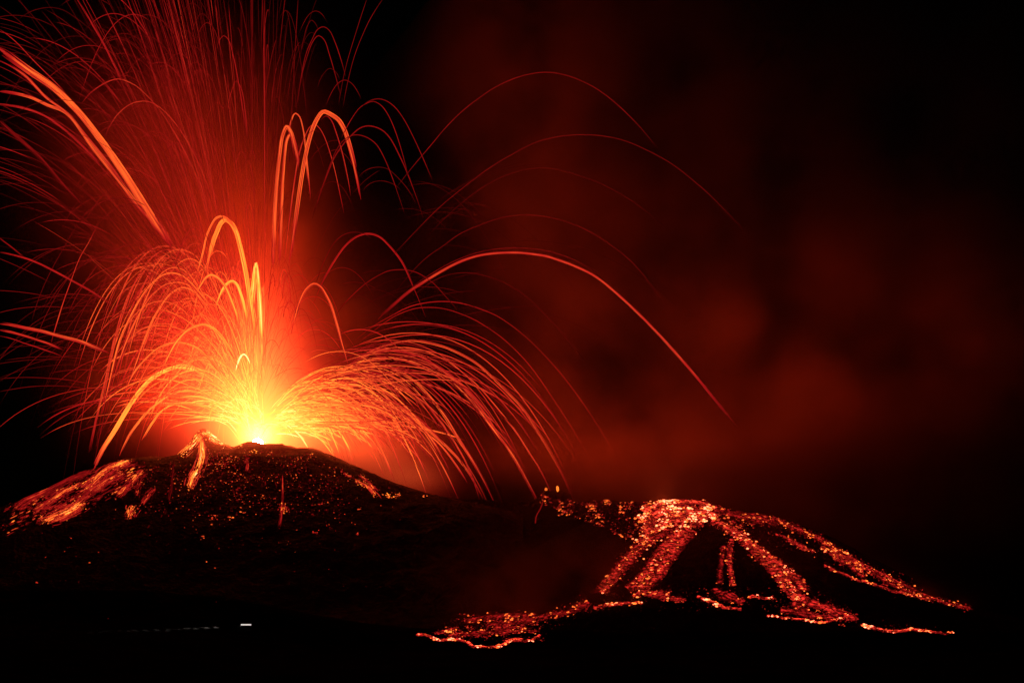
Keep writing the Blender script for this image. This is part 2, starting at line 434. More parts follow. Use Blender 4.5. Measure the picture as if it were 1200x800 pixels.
 ('thickest bright arch bending down to the left flank of the cone', 5.4, 1.15, 10, [(110,550),(120,528),(134,506),(148,482),(157,468),(167,455),(178,444),(189,437),(201,432),(213,430),(225,432),(237,437),(250,447),(262,462)]),
 ('orange arch above the thickest one over the left flank', 2.6, .75, 4, [(146,462),(151,448),(158,435),(167,424),(178,413),(188,406),(198,402.5),(208,401),(220,403),(232,408),(247,422),(260,440)]),
 ('orange arch in the middle of the left dome above the vent', 2.6, .85, 4, [(189,440),(194,424),(203,406),(211,395),(221,386),(230,381.5),(239,380),(249,384),(259,393),(271,412),(280,432)]),
 ('orange arch directly below the thickest arch on the left', 3, .85, 5, [(140,534),(150,512),(166,490),(175,480),(185,472),(200,462),(210,459),(221,458),(233,460),(245,465)]),
 ('low orange arch closest to the crater shoulder on the left', 2.4, .75, 4, [(166,516),(172,505),(180,493),(187,484),(197,476),(208,472.5),(219,472),(231,474)]),
 ('small yellow hook inside the fountain above the vent', 3, 2.2, 4, [(276,436),(279,424),(283,416.5),(286,415),(290,419),(293,428)]),
 ('bright thin red streak slanting down at far left', 1.9, .5, 2, [(117,258),(105,282),(93,303),(82,332),(72,360),(63,390),(60,402)]),
 ('dim thin streak slanting down left of the brighter one', 1.1, .2, 1, [(97,256),(84,274),(75,290),(62,313),(48,343),(37,377)]),
 ('red lava streak crossing the slanting streaks at far left', 2.2, .42, 3, [(-3,295),(15,299),(33,304),(48,310),(62,317),(83,328),(113,345),(145,368)]),
 ('thick orange streak entering at the left edge, longest of three', 3.8, .72, 6, [(-3,379),(15,381.5),(33,385),(48,388),(63,392),(78,396),(93,400),(112,407),(129,414)]),
 ('orange streak entering at the left edge, middle of three', 3.2, .55, 4, [(-3,386),(15,390),(33,395),(45,399),(57,403),(74,410)]),
 ('dim red streak entering at the left edge, lowest of three', 2, .32, 3, [(-3,393),(14,397),(28,402),(41,406),(53,410),(75,418)]),
 ('thin flat trail over the dark left sky, upper of a stacked pair', 1.1, .24, 1, [(-3,444),(15,442.5),(33,442),(57,443),(80,445),(97,448),(113,452)]),
 ('thin flat trail over the dark left sky, lower of a stacked pair', 1.1, .22, 1, [(-3,459),(14,456),(30,453.5),(50,452),(70,452),(94,454),(116,458.5)]),
 ('thin flat trail above the stacked pair in the left sky', 1.2, .28, 1, [(57,437.5),(78,434),(100,433),(124,435),(148,440)]),
 ('short dim red streak at the left edge above the crossing one', 2, .24, 2, [(-3,277),(12,288),(28,301)]),
 ('steep red streak falling outside the left dome', 1.7, .42, 2, [(147,362),(140,378),(133,398),(127,430),(120,462),(113,494),(106,528)]),
 ('steep dim red streak falling left of the dome toward the flank', 1.5, .32, 2, [(160,352),(150,374),(142,396),(134,432),(126,470),(117,510),(110,545)]),
 ('outermost orange arc of the right umbrella', 2.3, .55, 3, [(404,431),(420,420),(440,409),(462,402),(485,399),(504,402),(522,407),(542,416),(560,427),(585,450),(601,466),(615,482),(640,522),(657,552),(674,590)]),
 ('second arc in from the outside of the right umbrella', 2.2, .58, 3, [(396,438),(412,426),(430,416),(448,409),(466,407),(482,407.5),(498,411),(512,417),(527,425),(544,438),(560,452),(590,487),(606,508),(620,530),(632,549),(652,590)]),
 ('third arc in from the outside of the right umbrella', 2.2, .5, 3, [(390,443),(405,430),(422,420),(440,413),(458,411),(475,412.5),(492,417),(507,426),(522,437),(545,457),(568,484),(588,515),(606,545),(630,590)]),
 ('brightest thick arc in the middle of the right umbrella', 3.4, .85, 6, [(388,448),(402,435),(418,426),(434,420.5),(450,419),(470,420.5),(492,426),(508,434),(525,445),(550,467),(572,495),(586,513),(600,532),(613,554),(632,590)]),
 ('arc just below the brightest one of the right umbrella', 2.8, .65, 4, [(391,449),(405,437),(420,430),(438,427),(450,428.5),(461,432),(474,439),(487,447),(510,472),(523,490),(535,510),(557,545),(580,590)]),
 ('thin arc falling between the thick ones of the right umbrella', 1.8, .45, 2, [(440,434),(455,438),(468,446),(490,465),(505,481),(520,500),(533,520),(545,540),(558,562),(572,590)]),
 ('steeply falling arc low in the right umbrella', 2.2, .52, 3, [(394,452),(410,442),(430,439),(440,440),(451,443),(465,449),(481,459),(496,472),(511,487),(522,502),(533,519),(545,540),(562,585)]),
 ('short bright arc near the smoke at the umbrella root', 2.6, .7, 4, [(383,459),(394,453),(408,450),(419,451.5),(431,456),(450,470),(463,477),(477,484),(496,502),(512,524),(526,550)]),
 ('flat arc under the short bright one at the umbrella root', 2.2, .65, 4, [(404,468),(420,466),(438,465),(448,468),(459,474),(471,480),(483,486),(502,504),(520,520),(536,536),(550,554),(566,584)]),
 ('lowest clear arc of the right umbrella', 2.4, .72, 4, [(412,478),(426,478),(440,480),(456,484),(471,490),(494,504),(512,517),(530,538),(548,566)]),
 ('bright thick wide arc flying far right over the dark gap', 3.2, .62, 5, [(443,374),(460,358),(480,341),(500,328),(520,316),(540,306),(558,300),(576,297),(592,296),(608,296),(624,297.5),(640,300),(656,305),(672,311),(698,324),(722,343),(745,364),(768,387),(790,411),(812,436),(835,464),(864,500)]),
 ('thin red arc hugging the top of the bright wide arc', 1.2, .3, 1, [(480,338),(505,321),(530,307),(556,297),(580,292),(604,290.5),(628,292),(652,297),(676,306),(700,320)]),
 ('longer of two thin wide arcs under the bright wide arc', 1.7, .42, 2, [(416,399),(436,383),(460,369),(473,362),(485,357.5),(503,354),(520,353),(534,354),(548,357),(566,363),(584,371),(612,391),(637,415),(660,441),(685,475),(710,514),(724,540),(742,575)]),
 ('shorter of two thin wide arcs under the bright wide arc', 1.6, .36, 2, [(420,402),(440,386),(458,373),(472,366),(486,361.5),(503,360),(522,362),(541,368),(557,375),(572,384),(590,397),(612,418),(627,436),(641,456),(672,504),(688,532),(706,568)]),
 ('thin arc reaching farthest right in the dark sky', 1.2, .27, 1, [(457,302),(469,290),(487,271),(515,243),(544,219),(572,198),(600,181),(628,167),(656,160),(686,158),(710,160),(732,165),(760,177),(787,192),(808,208),(829,226),(850,247),(873,271)]),
 ('highest thin arc peaking over the dark gap right of centre', 1.4, .32, 1, [(466,218),(484,195),(506,169),(522,150),(540,132),(560,116),(581,102),(606,91),(634,85),(662,88),(690,99),(709,111),(727,126),(749,148),(770,174)]),
 ('dim wide arc between the farthest arc and the thick one', 1, .17, 1, [(498,280),(517,260),(535,243),(555,227),(573,215),(592,206),(614,199),(637,197),(660,200),(682,207),(708,217),(732,230),(755,246),(777,264)]),
 ('dim round arc ending above the end of the thick wide arc', 1.2, .25, 1, [(462,344),(487,314),(502,300),(518,289),(539,274),(562,264),(588,255),(615,252),(645,255),(675,264),(699,276),(720,290),(736,303),(750,317),(774,352)]),
 ('faint arc sheltered just below the thick wide arc', 1, .2, 1, [(482,350),(500,334),(522,323),(546,319.5),(572,324),(592,332),(612,344),(640,370),(662,394),(684,421)]),
]

NEAR = None
def arc_depth(px, phi):
    return (px - 300) * math.tan(phi) - (34 if abs(phi) >= .1 and phi != NEAR else 0)

for k, (label, w, S, n, pts) in enumerate(ARCS):
    if w < 1.6: S = S * .6
    if pts[-1][1] > 540 and pts[-1][0] > 450 and w >= 1.8: S, w = S * 1.3, w * 1.15
    if w >= 2.2: S, n, w = S * (1.3 if 120 < np.mean([p[0] for p in pts]) < 320 and pts[-1][1] > 250 else 1.0), int(n * 1.5) + 2, w * 1.15
    P2 = np.asarray(pts, float)
    right_umbrella = P2[-1, 1] > 560 and P2[-1, 0] > 450
    left_low = P2[0, 1] > 500 or P2[-1, 1] > 500
    phi = random.uniform(.08, .3) if right_umbrella else (random.uniform(0, .07) if left_low else random.uniform(.1, .5) * (1 if P2[:, 0].mean() < 300 else -1))
    NEAR = phi if right_umbrella else None
    tb = Tubes(5)
    ns = max(22, int(np.linalg.norm(np.diff(P2, axis=0), axis=1).sum() / 5))
    base = spline(P2, ns)
    tan = np.gradient(base, axis=0); tan /= np.linalg.norm(tan, axis=1)[:, None]
    nor = np.stack([-tan[:, 1], tan[:, 0]], 1)
    s = np.linspace(0, 1, ns)
    rw = w / 2
    for j in range(n):
        if n == 1:
            off = 0 * s; r = rw * .62; Sj = S
        else:
            u0, u1 = rng.uniform(-1, 1, 2)
            off = (u0 * (1 - s) + u1 * s) * rw * 1.0
            if j == 0:
                off = 0 * s
            r = max(.3, rw * (.3 if j == 0 else rng.uniform(.08, .24)))
            Sj = S * (1 if j == 0 else rng.uniform(.4, 1.25))
        a = 0 if j == 0 else rng.uniform(0, .12); b = 1 if j == 0 else rng.uniform(.86, 1)
        m = (s >= a) & (s <= b)
        q = base + nor * off[:, None]
        P = px_at(q[:, 0], q[:, 1], arc_depth(q[:, 0], phi))[m]
        sm = (s[m] - s[m][0]) / (s[m][-1] - s[m][0])
        fade = .22 + .78 * np.clip(np.minimum(sm, 1 - sm) * 7, 0, 1)
        tb.add(P, r * np.clip(np.minimum(sm, 1 - sm) * 25 + .35, 0, 1), heat_near(P, Sj) * fade * (1 + .5 * vnoise(sm * len(sm) / 2.2 + 17 * j, sm * 0 + k)))
    org = px_at(P2[0, 0], P2[0, 1], arc_depth(P2[0, 0], phi))
    o = tb.build('lava_arc', M_ARC, origin=org)
    tag(o, label, 'lava arc', 'lava arcs thrown from the vent')

# ------------------------------------------------------------------ fine spray that nobody could count
def ballistic(N, dx, apex, s0, s1, rad, S, ysp, drag=.12, x0=(-300, 8), z0=(190, 10), cool=None):
    """N fine streaks: dx() horizontal reach to the apex, apex() its height; s = 1 is the apex"""
    out = []
    for _ in range(N):
        xs = rng.normal(*x0); zs = rng.normal(*z0)
        ax = dx(); az = apex(ax)
        a = s0(); b = s1(a)
        s = np.linspace(a, b, 22)
        q = s - np.where(s > 1, drag * (s - 1) ** 2, 0)
        yv = rng.normal(0, ysp)
        P = np.stack([xs + ax * q, yv * abs(ax) * q + rng.normal(0, 6), zs + (az - zs) * (2 * s - s * s)], 1)
        keep = P[:, 2] > land_at(P[:, 0], P[:, 1]) - 4
        if keep.sum() < 4: continue
        e = np.argmin(keep) if not keep.all() and keep[0] else len(P)
        if not keep[0]:
            P = P[keep]
        else:
            P = P[:e]
        if len(P) < 4: continue
        f = np.linspace(0, 1, len(P)); f = np.clip(np.minimum(f, 1 - f) * 6, .25, 1)
        out.append((P, rad() * f, S() * f))
    return out

U = rng.uniform; G = rng.normal
def spray(name, label, sets):
    tb = Tubes(3)
    for st in sets:
        for P, R, S in st:
            tb.add(P, R, heat_near(P, S))
    o = tb.build(name, M_SPRAY)
    return tag(o, label, 'lava spray', None, 'stuff')

def dim(lo, hi, p=2.2):
    return lambda: lo + (hi - lo) * rng.random() ** p
spray('lava_spray', 'mist of fine red spatter streaks fanning from the vent to the upper left', [
    ballistic(900, lambda: -abs(G(290, 95)), lambda a: U(470, 1080), lambda: U(.06, .36), lambda a: a + U(.05, .26), lambda: U(.14, .28), dim(.06, .6, 3.0), .35),
    ballistic(160, lambda: -abs(G(110, 35)), lambda a: U(320, 700), lambda: U(.1, .7), lambda a: a + U(.15, .7), lambda: U(.14, .28), dim(.05, .3), .5),
    ballistic(90, lambda: -abs(G(230, 70)), lambda a: U(400, 700), lambda: U(.3, .8), lambda a: a + U(.2, .6), lambda: U(.14, .3), dim(.05, .26), .3),
    ballistic(150, lambda: -abs(G(120, 50)), lambda a: U(360, 690), lambda: U(.55, .85), lambda a: a + U(.3, .7), lambda: U(.2, .45), dim(.10, .46, 1.6), .3),
    ballistic(60, lambda: -abs(G(290, 60)), lambda a: U(500, 690), lambda: U(.3, .8), lambda a: a + U(.25, .6), lambda: U(.2, .5), dim(.10, .42, 1.5), .1),
])
spray('lava_spray', 'fine vertical spatter streaks rising straight above the vent', [
    ballistic(150, lambda: G(8, 20), lambda a: U(260, 900), lambda: U(.1, .8), lambda a: a + U(.1, .6), lambda: U(.14, .3), dim(.06, .3), 1.0),
    ballistic(50, lambda: G(60, 28), lambda a: U(250, 720), lambda: U(.4, .85), lambda a: a + U(.3, .8), lambda: U(.16, .3), dim(.05, .22), .6),
])
spray('lava_spray', 'dense dome of fine orange spatter left of the fountain', [
    ballistic(260, lambda: -abs(G(85, 36)), lambda a: U(215, 420), lambda: U(.15, .8), lambda a: a + U(.6, 1.5), lambda: U(.18, .42), dim(.15, .75, 1.6), .3, .2),
    ballistic(110, lambda: -abs(G(80, 34)), lambda a: U(225, 410), lambda: U(.4, .8), lambda a: a + U(.6, 1.3), lambda: U(.4, 1.0), dim(.35, 1.1, 1.2), .15, .2),
    ballistic(380, lambda: -abs(G(46, 26)), lambda a: U(210, 390), lambda: U(.05, .6), lambda a: a + U(.5, 1.5), lambda: U(.22, .5), dim(.4, 1.2, 1.3), .5, .15),
    ballistic(70, lambda: -abs(G(150, 40)), lambda a: U(250, 400), lambda: U(.5, .9), lambda a: a + U(.4, 1.1), lambda: U(.16, .32), dim(.08, .32), .3, .2),
])
spray('lava_spray', 'fan of fine orange spatter right of the fountain', [
    ballistic(80, lambda: U(85, 195), lambda a: 196 + .52 * a + U(-22, 26), lambda: U(.5, .7), lambda a: a + U(1.0, 1.8), lambda: U(.25, .75), dim(.12, .7, 1.7), .05, .12),
    ballistic(300, lambda: U(32, 112), lambda a: 187 + U(.12, .8) * a, lambda: U(.6, 1.5), lambda a: a + U(.35, 1.2), lambda: U(.3, 1.0), dim(.35, 1.2, 1.4), .1, .12),
    ballistic(170, lambda: abs(G(62, 36)), lambda a: 192 + U(.2, .95) * a, lambda: U(.1, .9), lambda a: a + U(.4, 1.7), lambda: U(.2, .6), dim(.3, 1.0, 1.3), .25, .15),
    ballistic(40, lambda: abs(G(220, 70)), lambda a: U(300, 520), lambda: U(.6, .95), lambda a: a + U(.2, .8), lambda: U(.14, .26), dim(.06, .16), .3),
    ballistic(90, lambda: abs(G(45, 25)), lambda a: U(230, 400), lambda: U(.15, .8), lambda a: a + U(.4, 1.2), lambda: U(.16, .32), dim(.12, .42), .4),
])

# ------------------------------------------------------------------ lumps of hot rock
_ico_v = None
def ico():
    global _ico_v
    t = (1 + 5 ** .5) / 2
    v = np.array([(-1, t, 0), (1, t, 0), (-1, -t, 0), (1, -t, 0), (0, -1, t), (0, 1, t), (0, -1, -t), (0, 1, -t),
                  (t, 0, -1), (t, 0, 1), (-t, 0, -1), (-t, 0, 1)], float)
    v /= np.linalg.norm(v[0])
    f = np.array([(0, 11, 5), (0, 5, 1), (0, 1, 7), (0, 7, 10), (0, 10, 11), (1, 5, 9), (5, 11, 4), (11, 10, 2), (10, 7, 6), (7, 1, 8),
                  (3, 9, 4), (3, 4, 2), (3, 2, 6), (3, 6, 8), (3, 8, 9), (4, 9, 5), (2, 4, 11), (6, 2, 10), (8, 6, 7), (9, 8, 1)])
    return v, f
IV, IF = ico()

class Lumps:
    def __init__(self):
        self.V, self.F, self.C, self.n = [], [], [], 0
    def add(self, P, size, S, red=1.0, flat=.7):
        """P (n,3) points on the land, size (n,) radius in metres, S (n,) brightness"""
        n = len(P)
        if not n: return
        J = IV[None] * (1 + rng.uniform(-.38, .38, (n, 12, 1)))
        a = rng.uniform(0, 6.28, n); c, s_ = np.cos(a), np.sin(a)
        st = rng.uniform(.75, 1.5, n)[:, None]
        x = J[:, :, 0] * st; y = J[:, :, 1]
        X = x * c[:, None] - y * s_[:, None]; Y = x * s_[:, None] + y * c[:, None]
        W = np.stack([X, Y, J[:, :, 2] * flat], -1) * np.asarray(size)[:, None, None] + P[:, None, :]
        f = IF[None] + (self.n + 12 * np.arange(n))[:, None, None]
        self.V.append(W.reshape(-1, 3)); self.F.append(f.reshape(-1, 3))
        cc = glow(np.asarray(S), red)
        self.C.append(np.repeat(cc, 12, 0) * rng.uniform(.6, 1.3, (n * 12, 1))); self.n += 12 * n
    def build(self, name, mat, parent=None, origin=None):
        return mesh_np(name, np.concatenate(self.V), np.concatenate(self.F), mat, np.concatenate(self.C), parent, origin=origin)

def lumps_at(lp, px, py, size_px, S, red=1.0, lift=.2, flat=.7):
    P, ok = onto_land(px, py)
    P, size_px, S = P[ok], np.broadcast_to(size_px, ok.shape)[ok], np.broadcast_to(S, ok.shape)[ok]
    size = size_px * .5 * (P[:, 1] + D0) / D0
    P = P + np.array([0, 0, 1.0]) * (size * lift)[:, None]
    lp.add(P, size, S, red, flat)

# ------------------------------------------------------------------ lava on the main cone
SLOPE = [  # label, width px, brightness, path in photo pixels
 ('yellow lava trickle starting at the top of the left flank', 5, 1.7, [(153,540),(143,543.5),(133,547),(117,558),(107,568),(98,576)]),
 ('long red lava trickle along the upper edge of the left flank', 3, .7, [(112,552),(98,556),(80,562),(57,575),(30,587),(16,597)]),
 ('orange lava trickle in the middle of the left flank', 4, 1.1, [(94,566),(83,572),(72,578),(55,591),(41,599)]),
 ('brightest yellow lava tongue at the foot of the left flank', 7, 1.9, [(99,589),(90,595),(80,600),(63,607),(51,611)]),
 ('orange lava trickle just right of the yellow one on the left flank', 4, .9, [(147,555),(127,563),(107,577),(86,591)]),
 ('orange lava trickle below the crater bench on the left', 4, .85, [(168,550),(160,558),(153,567),(145,575),(137,583)]),
 ('short dim trickle beside the one below the bench', 2.5, .55, [(166,563),(162,572),(160,582)]),
 ('isolated bright orange lava spot under the bench', 4.5, 1.9, [(158,593),(153,599),(149.5,608)]),
 ('broken red trickle right of the isolated orange spot', 2.5, .7, [(181,571),(174,581),(166,592)]),
 ('yellow lava stream down the left side of the crater peak', 4.5, 4.0, [(236,507),(231,513),(225,521),(212,534)]),
 ('orange lava stream down the front of the crater peak', 4, 2.4, [(236,512),(237,532),(232,550),(226,561),(222,574)]),
 ('yellow lava spilling along the rim right of the crater peak', 4.5, 5.0, [(238,508),(245,510),(252,514),(266,523)]),
 ('short orange lava drip below the crater rim', 2, .7, [(290,534),(290,543),(290,553)]),
 ('long thin lava drip with a bright bead on the cone front', 1.1, .4, [(331,556),(331,575),(331,590),(330,606),(327,619)]),
 ('bright orange bead of lava on the thin drip', 4.5, 2.0, [(331,590),(332,597),(332,602)]),
 ('dim thin lava drip below the crater bench', 1.1, .3, [(204,543),(202,565),(198,588)]),
 ('bright yellow lava streak high on the right flank', 4.5, 2.1, [(418,563),(424,566.5),(430,570),(442,583)]),
 ('thin orange streak above the yellow one on the right flank', 3, 1.1, [(422,557),(427,561),(433,567),(439,574)]),
 ('short red streak at the start of the right flank', 2.5, .8, [(400,552),(405,556),(411,559)]),
]
def rolling(tb, q, w, S, n, red=1.0, r=(.3, .75)):
    """streaks of melt and hot stones rolling down the slope beside the path q"""
    u = np.linspace(0, 1, len(q))
    for _ in range(n):
        a = rng.uniform(0, .8); b = min(1, a + rng.uniform(.08, .4))
        tt = np.linspace(a, b, 12)
        o_ = rng.normal(0, w * .5); tilt = rng.normal(0, w * .5)
        sx = np.interp(tt, u, q[:, 0]) + o_ + tilt * (tt - a)
        sy = np.interp(tt, u, q[:, 1]) + (o_ * .5 + rng.normal(0, .5)) + .6 * vnoise(tt * 14 + a * 90, tt * 0 + o_)
        P, ok = onto_land(sx, sy)
        if ok.sum() < 6: continue
        P = P[ok] + np.array([0, -.6, .8])
        f = np.linspace(0, 1, len(P)); e = np.clip(np.minimum(f, 1 - f) * 5, .15, 1)
        c = math.exp(-(o_ / (w * .45)) ** 2) * float(np.clip(.55 + 1.9 * vnoise(np.array(a * 5 + w * 7), np.array(o_ / 3 + S * 9)), .12, 1.6))
        tb.add(P, rng.uniform(*r) * e, S * (.12 + 1.1 * c * rng.random() ** 1.3) * e * (.7 + .6 * rng.random(len(P))), red)

def stuff_part(b, name, mat, root, org):
    c = b.build(name, mat, root)
    co = np.empty(len(c.data.vertices) * 3, np.float32); c.data.vertices.foreach_get('co', co)
    c.data.vertices.foreach_set('co', (co.reshape(-1, 3) - np.asarray(org, np.float32)).ravel())
    c['kind'] = 'stuff'
    return c

for label, w, S, pts in SLOPE:
    q = spline(np.asarray(pts, float), max(24, int(6 * len(pts))))
    P0, _ = onto_land([pts[0][0]], [pts[0][1] + 2])
    root = tag(empty('lava_trickle', P0[0]), label, 'lava trickle', 'lava trickles on the main cone')
    L = np.linalg.norm(np.diff(q, axis=0), axis=1).sum()
    tb = Tubes(3)
    rolling(tb, q, w * 1.5, S * 1.9, int(12 + 1.1 * L * w / 4), r=(.22, .62))
    stuff_part(tb, 'melt', M_HOT, root, P0[0])
    lp = Lumps()
    N = int(L * w * .9)
    t = rng.uniform(0, 1, N); u = np.linspace(0, 1, len(q))
    lumps_at(lp, np.interp(t, u, q[:, 0]) + rng.normal(0, w * .55, N), np.interp(t, u, q[:, 1]) + rng.normal(0, w * .4, N),
             rng.uniform(.5, 1.5, N), S * (.1 + 1.2 * rng.random(N) ** 2.2))
    stuff_part(lp, 'clinker', M_EMBER, root, P0[0])

BLOCKS = [  # label, px, py, size px, brightness, pieces
 ('glowing clump of lava blocks lowest on the cone front', 271, 606, 4, 1.5, 6),
 ('red glowing heap left of the lowest clump on the cone front', 250, 606, 6, .7, 14),
 ('single bright ember above the clump on the cone front', 284, 588, 2.2, 1.6, 1),
 ('pair of orange blocks right of the lowest clump', 285, 600, 3, 1.1, 4),
 ('bright yellow heap of blocks at the foot of the right flank', 455, 581, 6, 2.0, 18),
 ('orange heap right of the yellow one on the right flank', 467, 580, 4, 1.1, 9),
 ('small bright ember on the ridge crest past the right flank', 497, 582, 2.6, 1.6, 4),
 ('small yellow ember just under the crater rim on the right', 365, 532.5, 2.5, 1.7, 3),
 ('pale hot slab on the crater rim, left of two', 281, 523, 3.6, 2.6, 5),
 ('pale hot slab on the crater rim, right of two', 299, 529, 4.6, 2.4, 7),
 ('red ember group on the dark slope right of the drip', 376, 590, 2.5, .55, 5),
 ('small glowing spot low on the right of the cone front', 420, 597, 2.5, .7, 4),
 ('faint cluster of embers below the small glowing spot', 419, 626, 2.5, .7, 5),
 ('small dim ember heap on the lower cone front', 371, 625, 4, .5, 7),
 ('dim ember pair under the red heap on the cone front', 238, 629, 2, .7, 3),
 ('reddish ember halfway down the left lower slope', 105, 659, 1.9, .9, 1),
 ('lone yellow ember above the foreground hill on the left', 43.5, 683, 2.2, 1.2, 2),
 ('lone red ember on the lower slope below the cone front', 242, 658, 1.9, 1.0, 1),
]
for label, bx, by, sz, S, n in BLOCKS:
    P0, _ = onto_land([bx], [by])
    if n > 1:
        root = tag(empty('rubble_heap', P0[0]), label, 'hot rocks', 'hot rocks lying on the main cone')
    for k in range(n):
        lp = Lumps()
        ox, oy = (rng.normal(0, sz * .55), rng.normal(0, sz * .3)) if n > 1 else (0, 0)
        lumps_at(lp, np.array([bx + ox]), np.array([by + oy]), rng.uniform(1.0, 2.2, 1) * (1 if n > 1 else sz / 1.6), S * rng.uniform(.4, 1.4, 1))
        if not lp.V: continue
        if n > 1:
            o = lp.build('block', M_EMBER, root, origin=None)
            o.location = -P0[0]
        else:
            tag(lp.build('hot_block', M_EMBER, origin=P0[0]), label, 'hot rock', 'hot rocks lying on the main cone')

lp = Lumps()
def sparks(N, fx, fy, smin, smax, Smin, Smax, cond=None):
    px, py = fx(N), fy(N)
    if cond is not None:
        m = cond(px, py); px, py = px[m], py[m]
    m = rng.random(len(px)) < np.clip(.6 + 2.2 * vnoise(px / 17 + 5, py / 11 + 2), .12, 1)
    px, py = px[m], py[m]; n = len(px); t = rng.random(n) ** 2.5
    lumps_at(lp, px, py, smin + (smax * 1.25 - smin) * rng.random(n) ** 2, Smin + (Smax - Smin) * t)
sparks(1500, lambda n: G(285, 70, n), lambda n: 530 + abs(G(0, 42, n)), .5, 1.5, .10, 1.3)
sparks(260, lambda n: U(0, 420, n), lambda n: 560 + abs(G(20, 50, n)), .6, 1.4, .12, .9)
sparks(700, lambda n: U(165, 420, n), lambda n: 533 + abs(G(0, 18, n)), .6, 1.9, .15, 1.5)
sparks(420, lambda n: U(165, 400, n), lambda n: 535 + U(0, 70, n), 1.2, 2.6, .03, .22)
sparks(260, lambda n: U(0, 175, n), lambda n: 540 + U(0, 78, n), .6, 1.8, .15, 1.6, lambda x, y: abs(y - (612 - x * .37)) < 20)
sparks(300, lambda n: U(225, 320, n), lambda n: U(512, 545, n), .6, 1.6, .3, 1.5)
sparks(120, lambda n: U(395, 470, n), lambda n: 548 + (U(0, 1, n)) * 38, .6, 1.6, .15, 1.0)
sparks(130, lambda n: U(20, 560, n), lambda n: U(600, 690, n), .6, 1.2, .06, .35)
tb = Tubes(3)
for _ in range(190):
    x0, y0 = U(32, 172), 0
    y0 = 596 - x0 * .37 + U(0, 32); ln = U(8, 34)
    rolling(tb, spline([(x0, y0), (x0 - ln * .5, y0 + ln * .22), (x0 - ln, y0 + ln * .48)], 14), 6, .5 + 2.6 * rng.random() ** 2, 4, r=(.22, .55))
for _ in range(70):
    x0, y0 = U(170, 400), 534 + abs(G(0, 30)); ln = U(5, 16)
    rolling(tb, spline([(x0, y0), (x0 + (x0 - 300) * .02, y0 + ln * .5), (x0 + (x0 - 300) * .05, y0 + ln)], 10), 2.5, U(.2, .7), 3, r=(.2, .5))
lp.V += tb.V
for f in tb.F:
    f = f + lp.n
    lp.F += [f[:, [0, 1, 2]], f[:, [0, 2, 3]]]
lp.C += tb.C; lp.n += tb.n
tag(lp.build('ember', M_EMBER), 'countless small embers scattered over the dark cone front', 'embers', None, 'stuff')

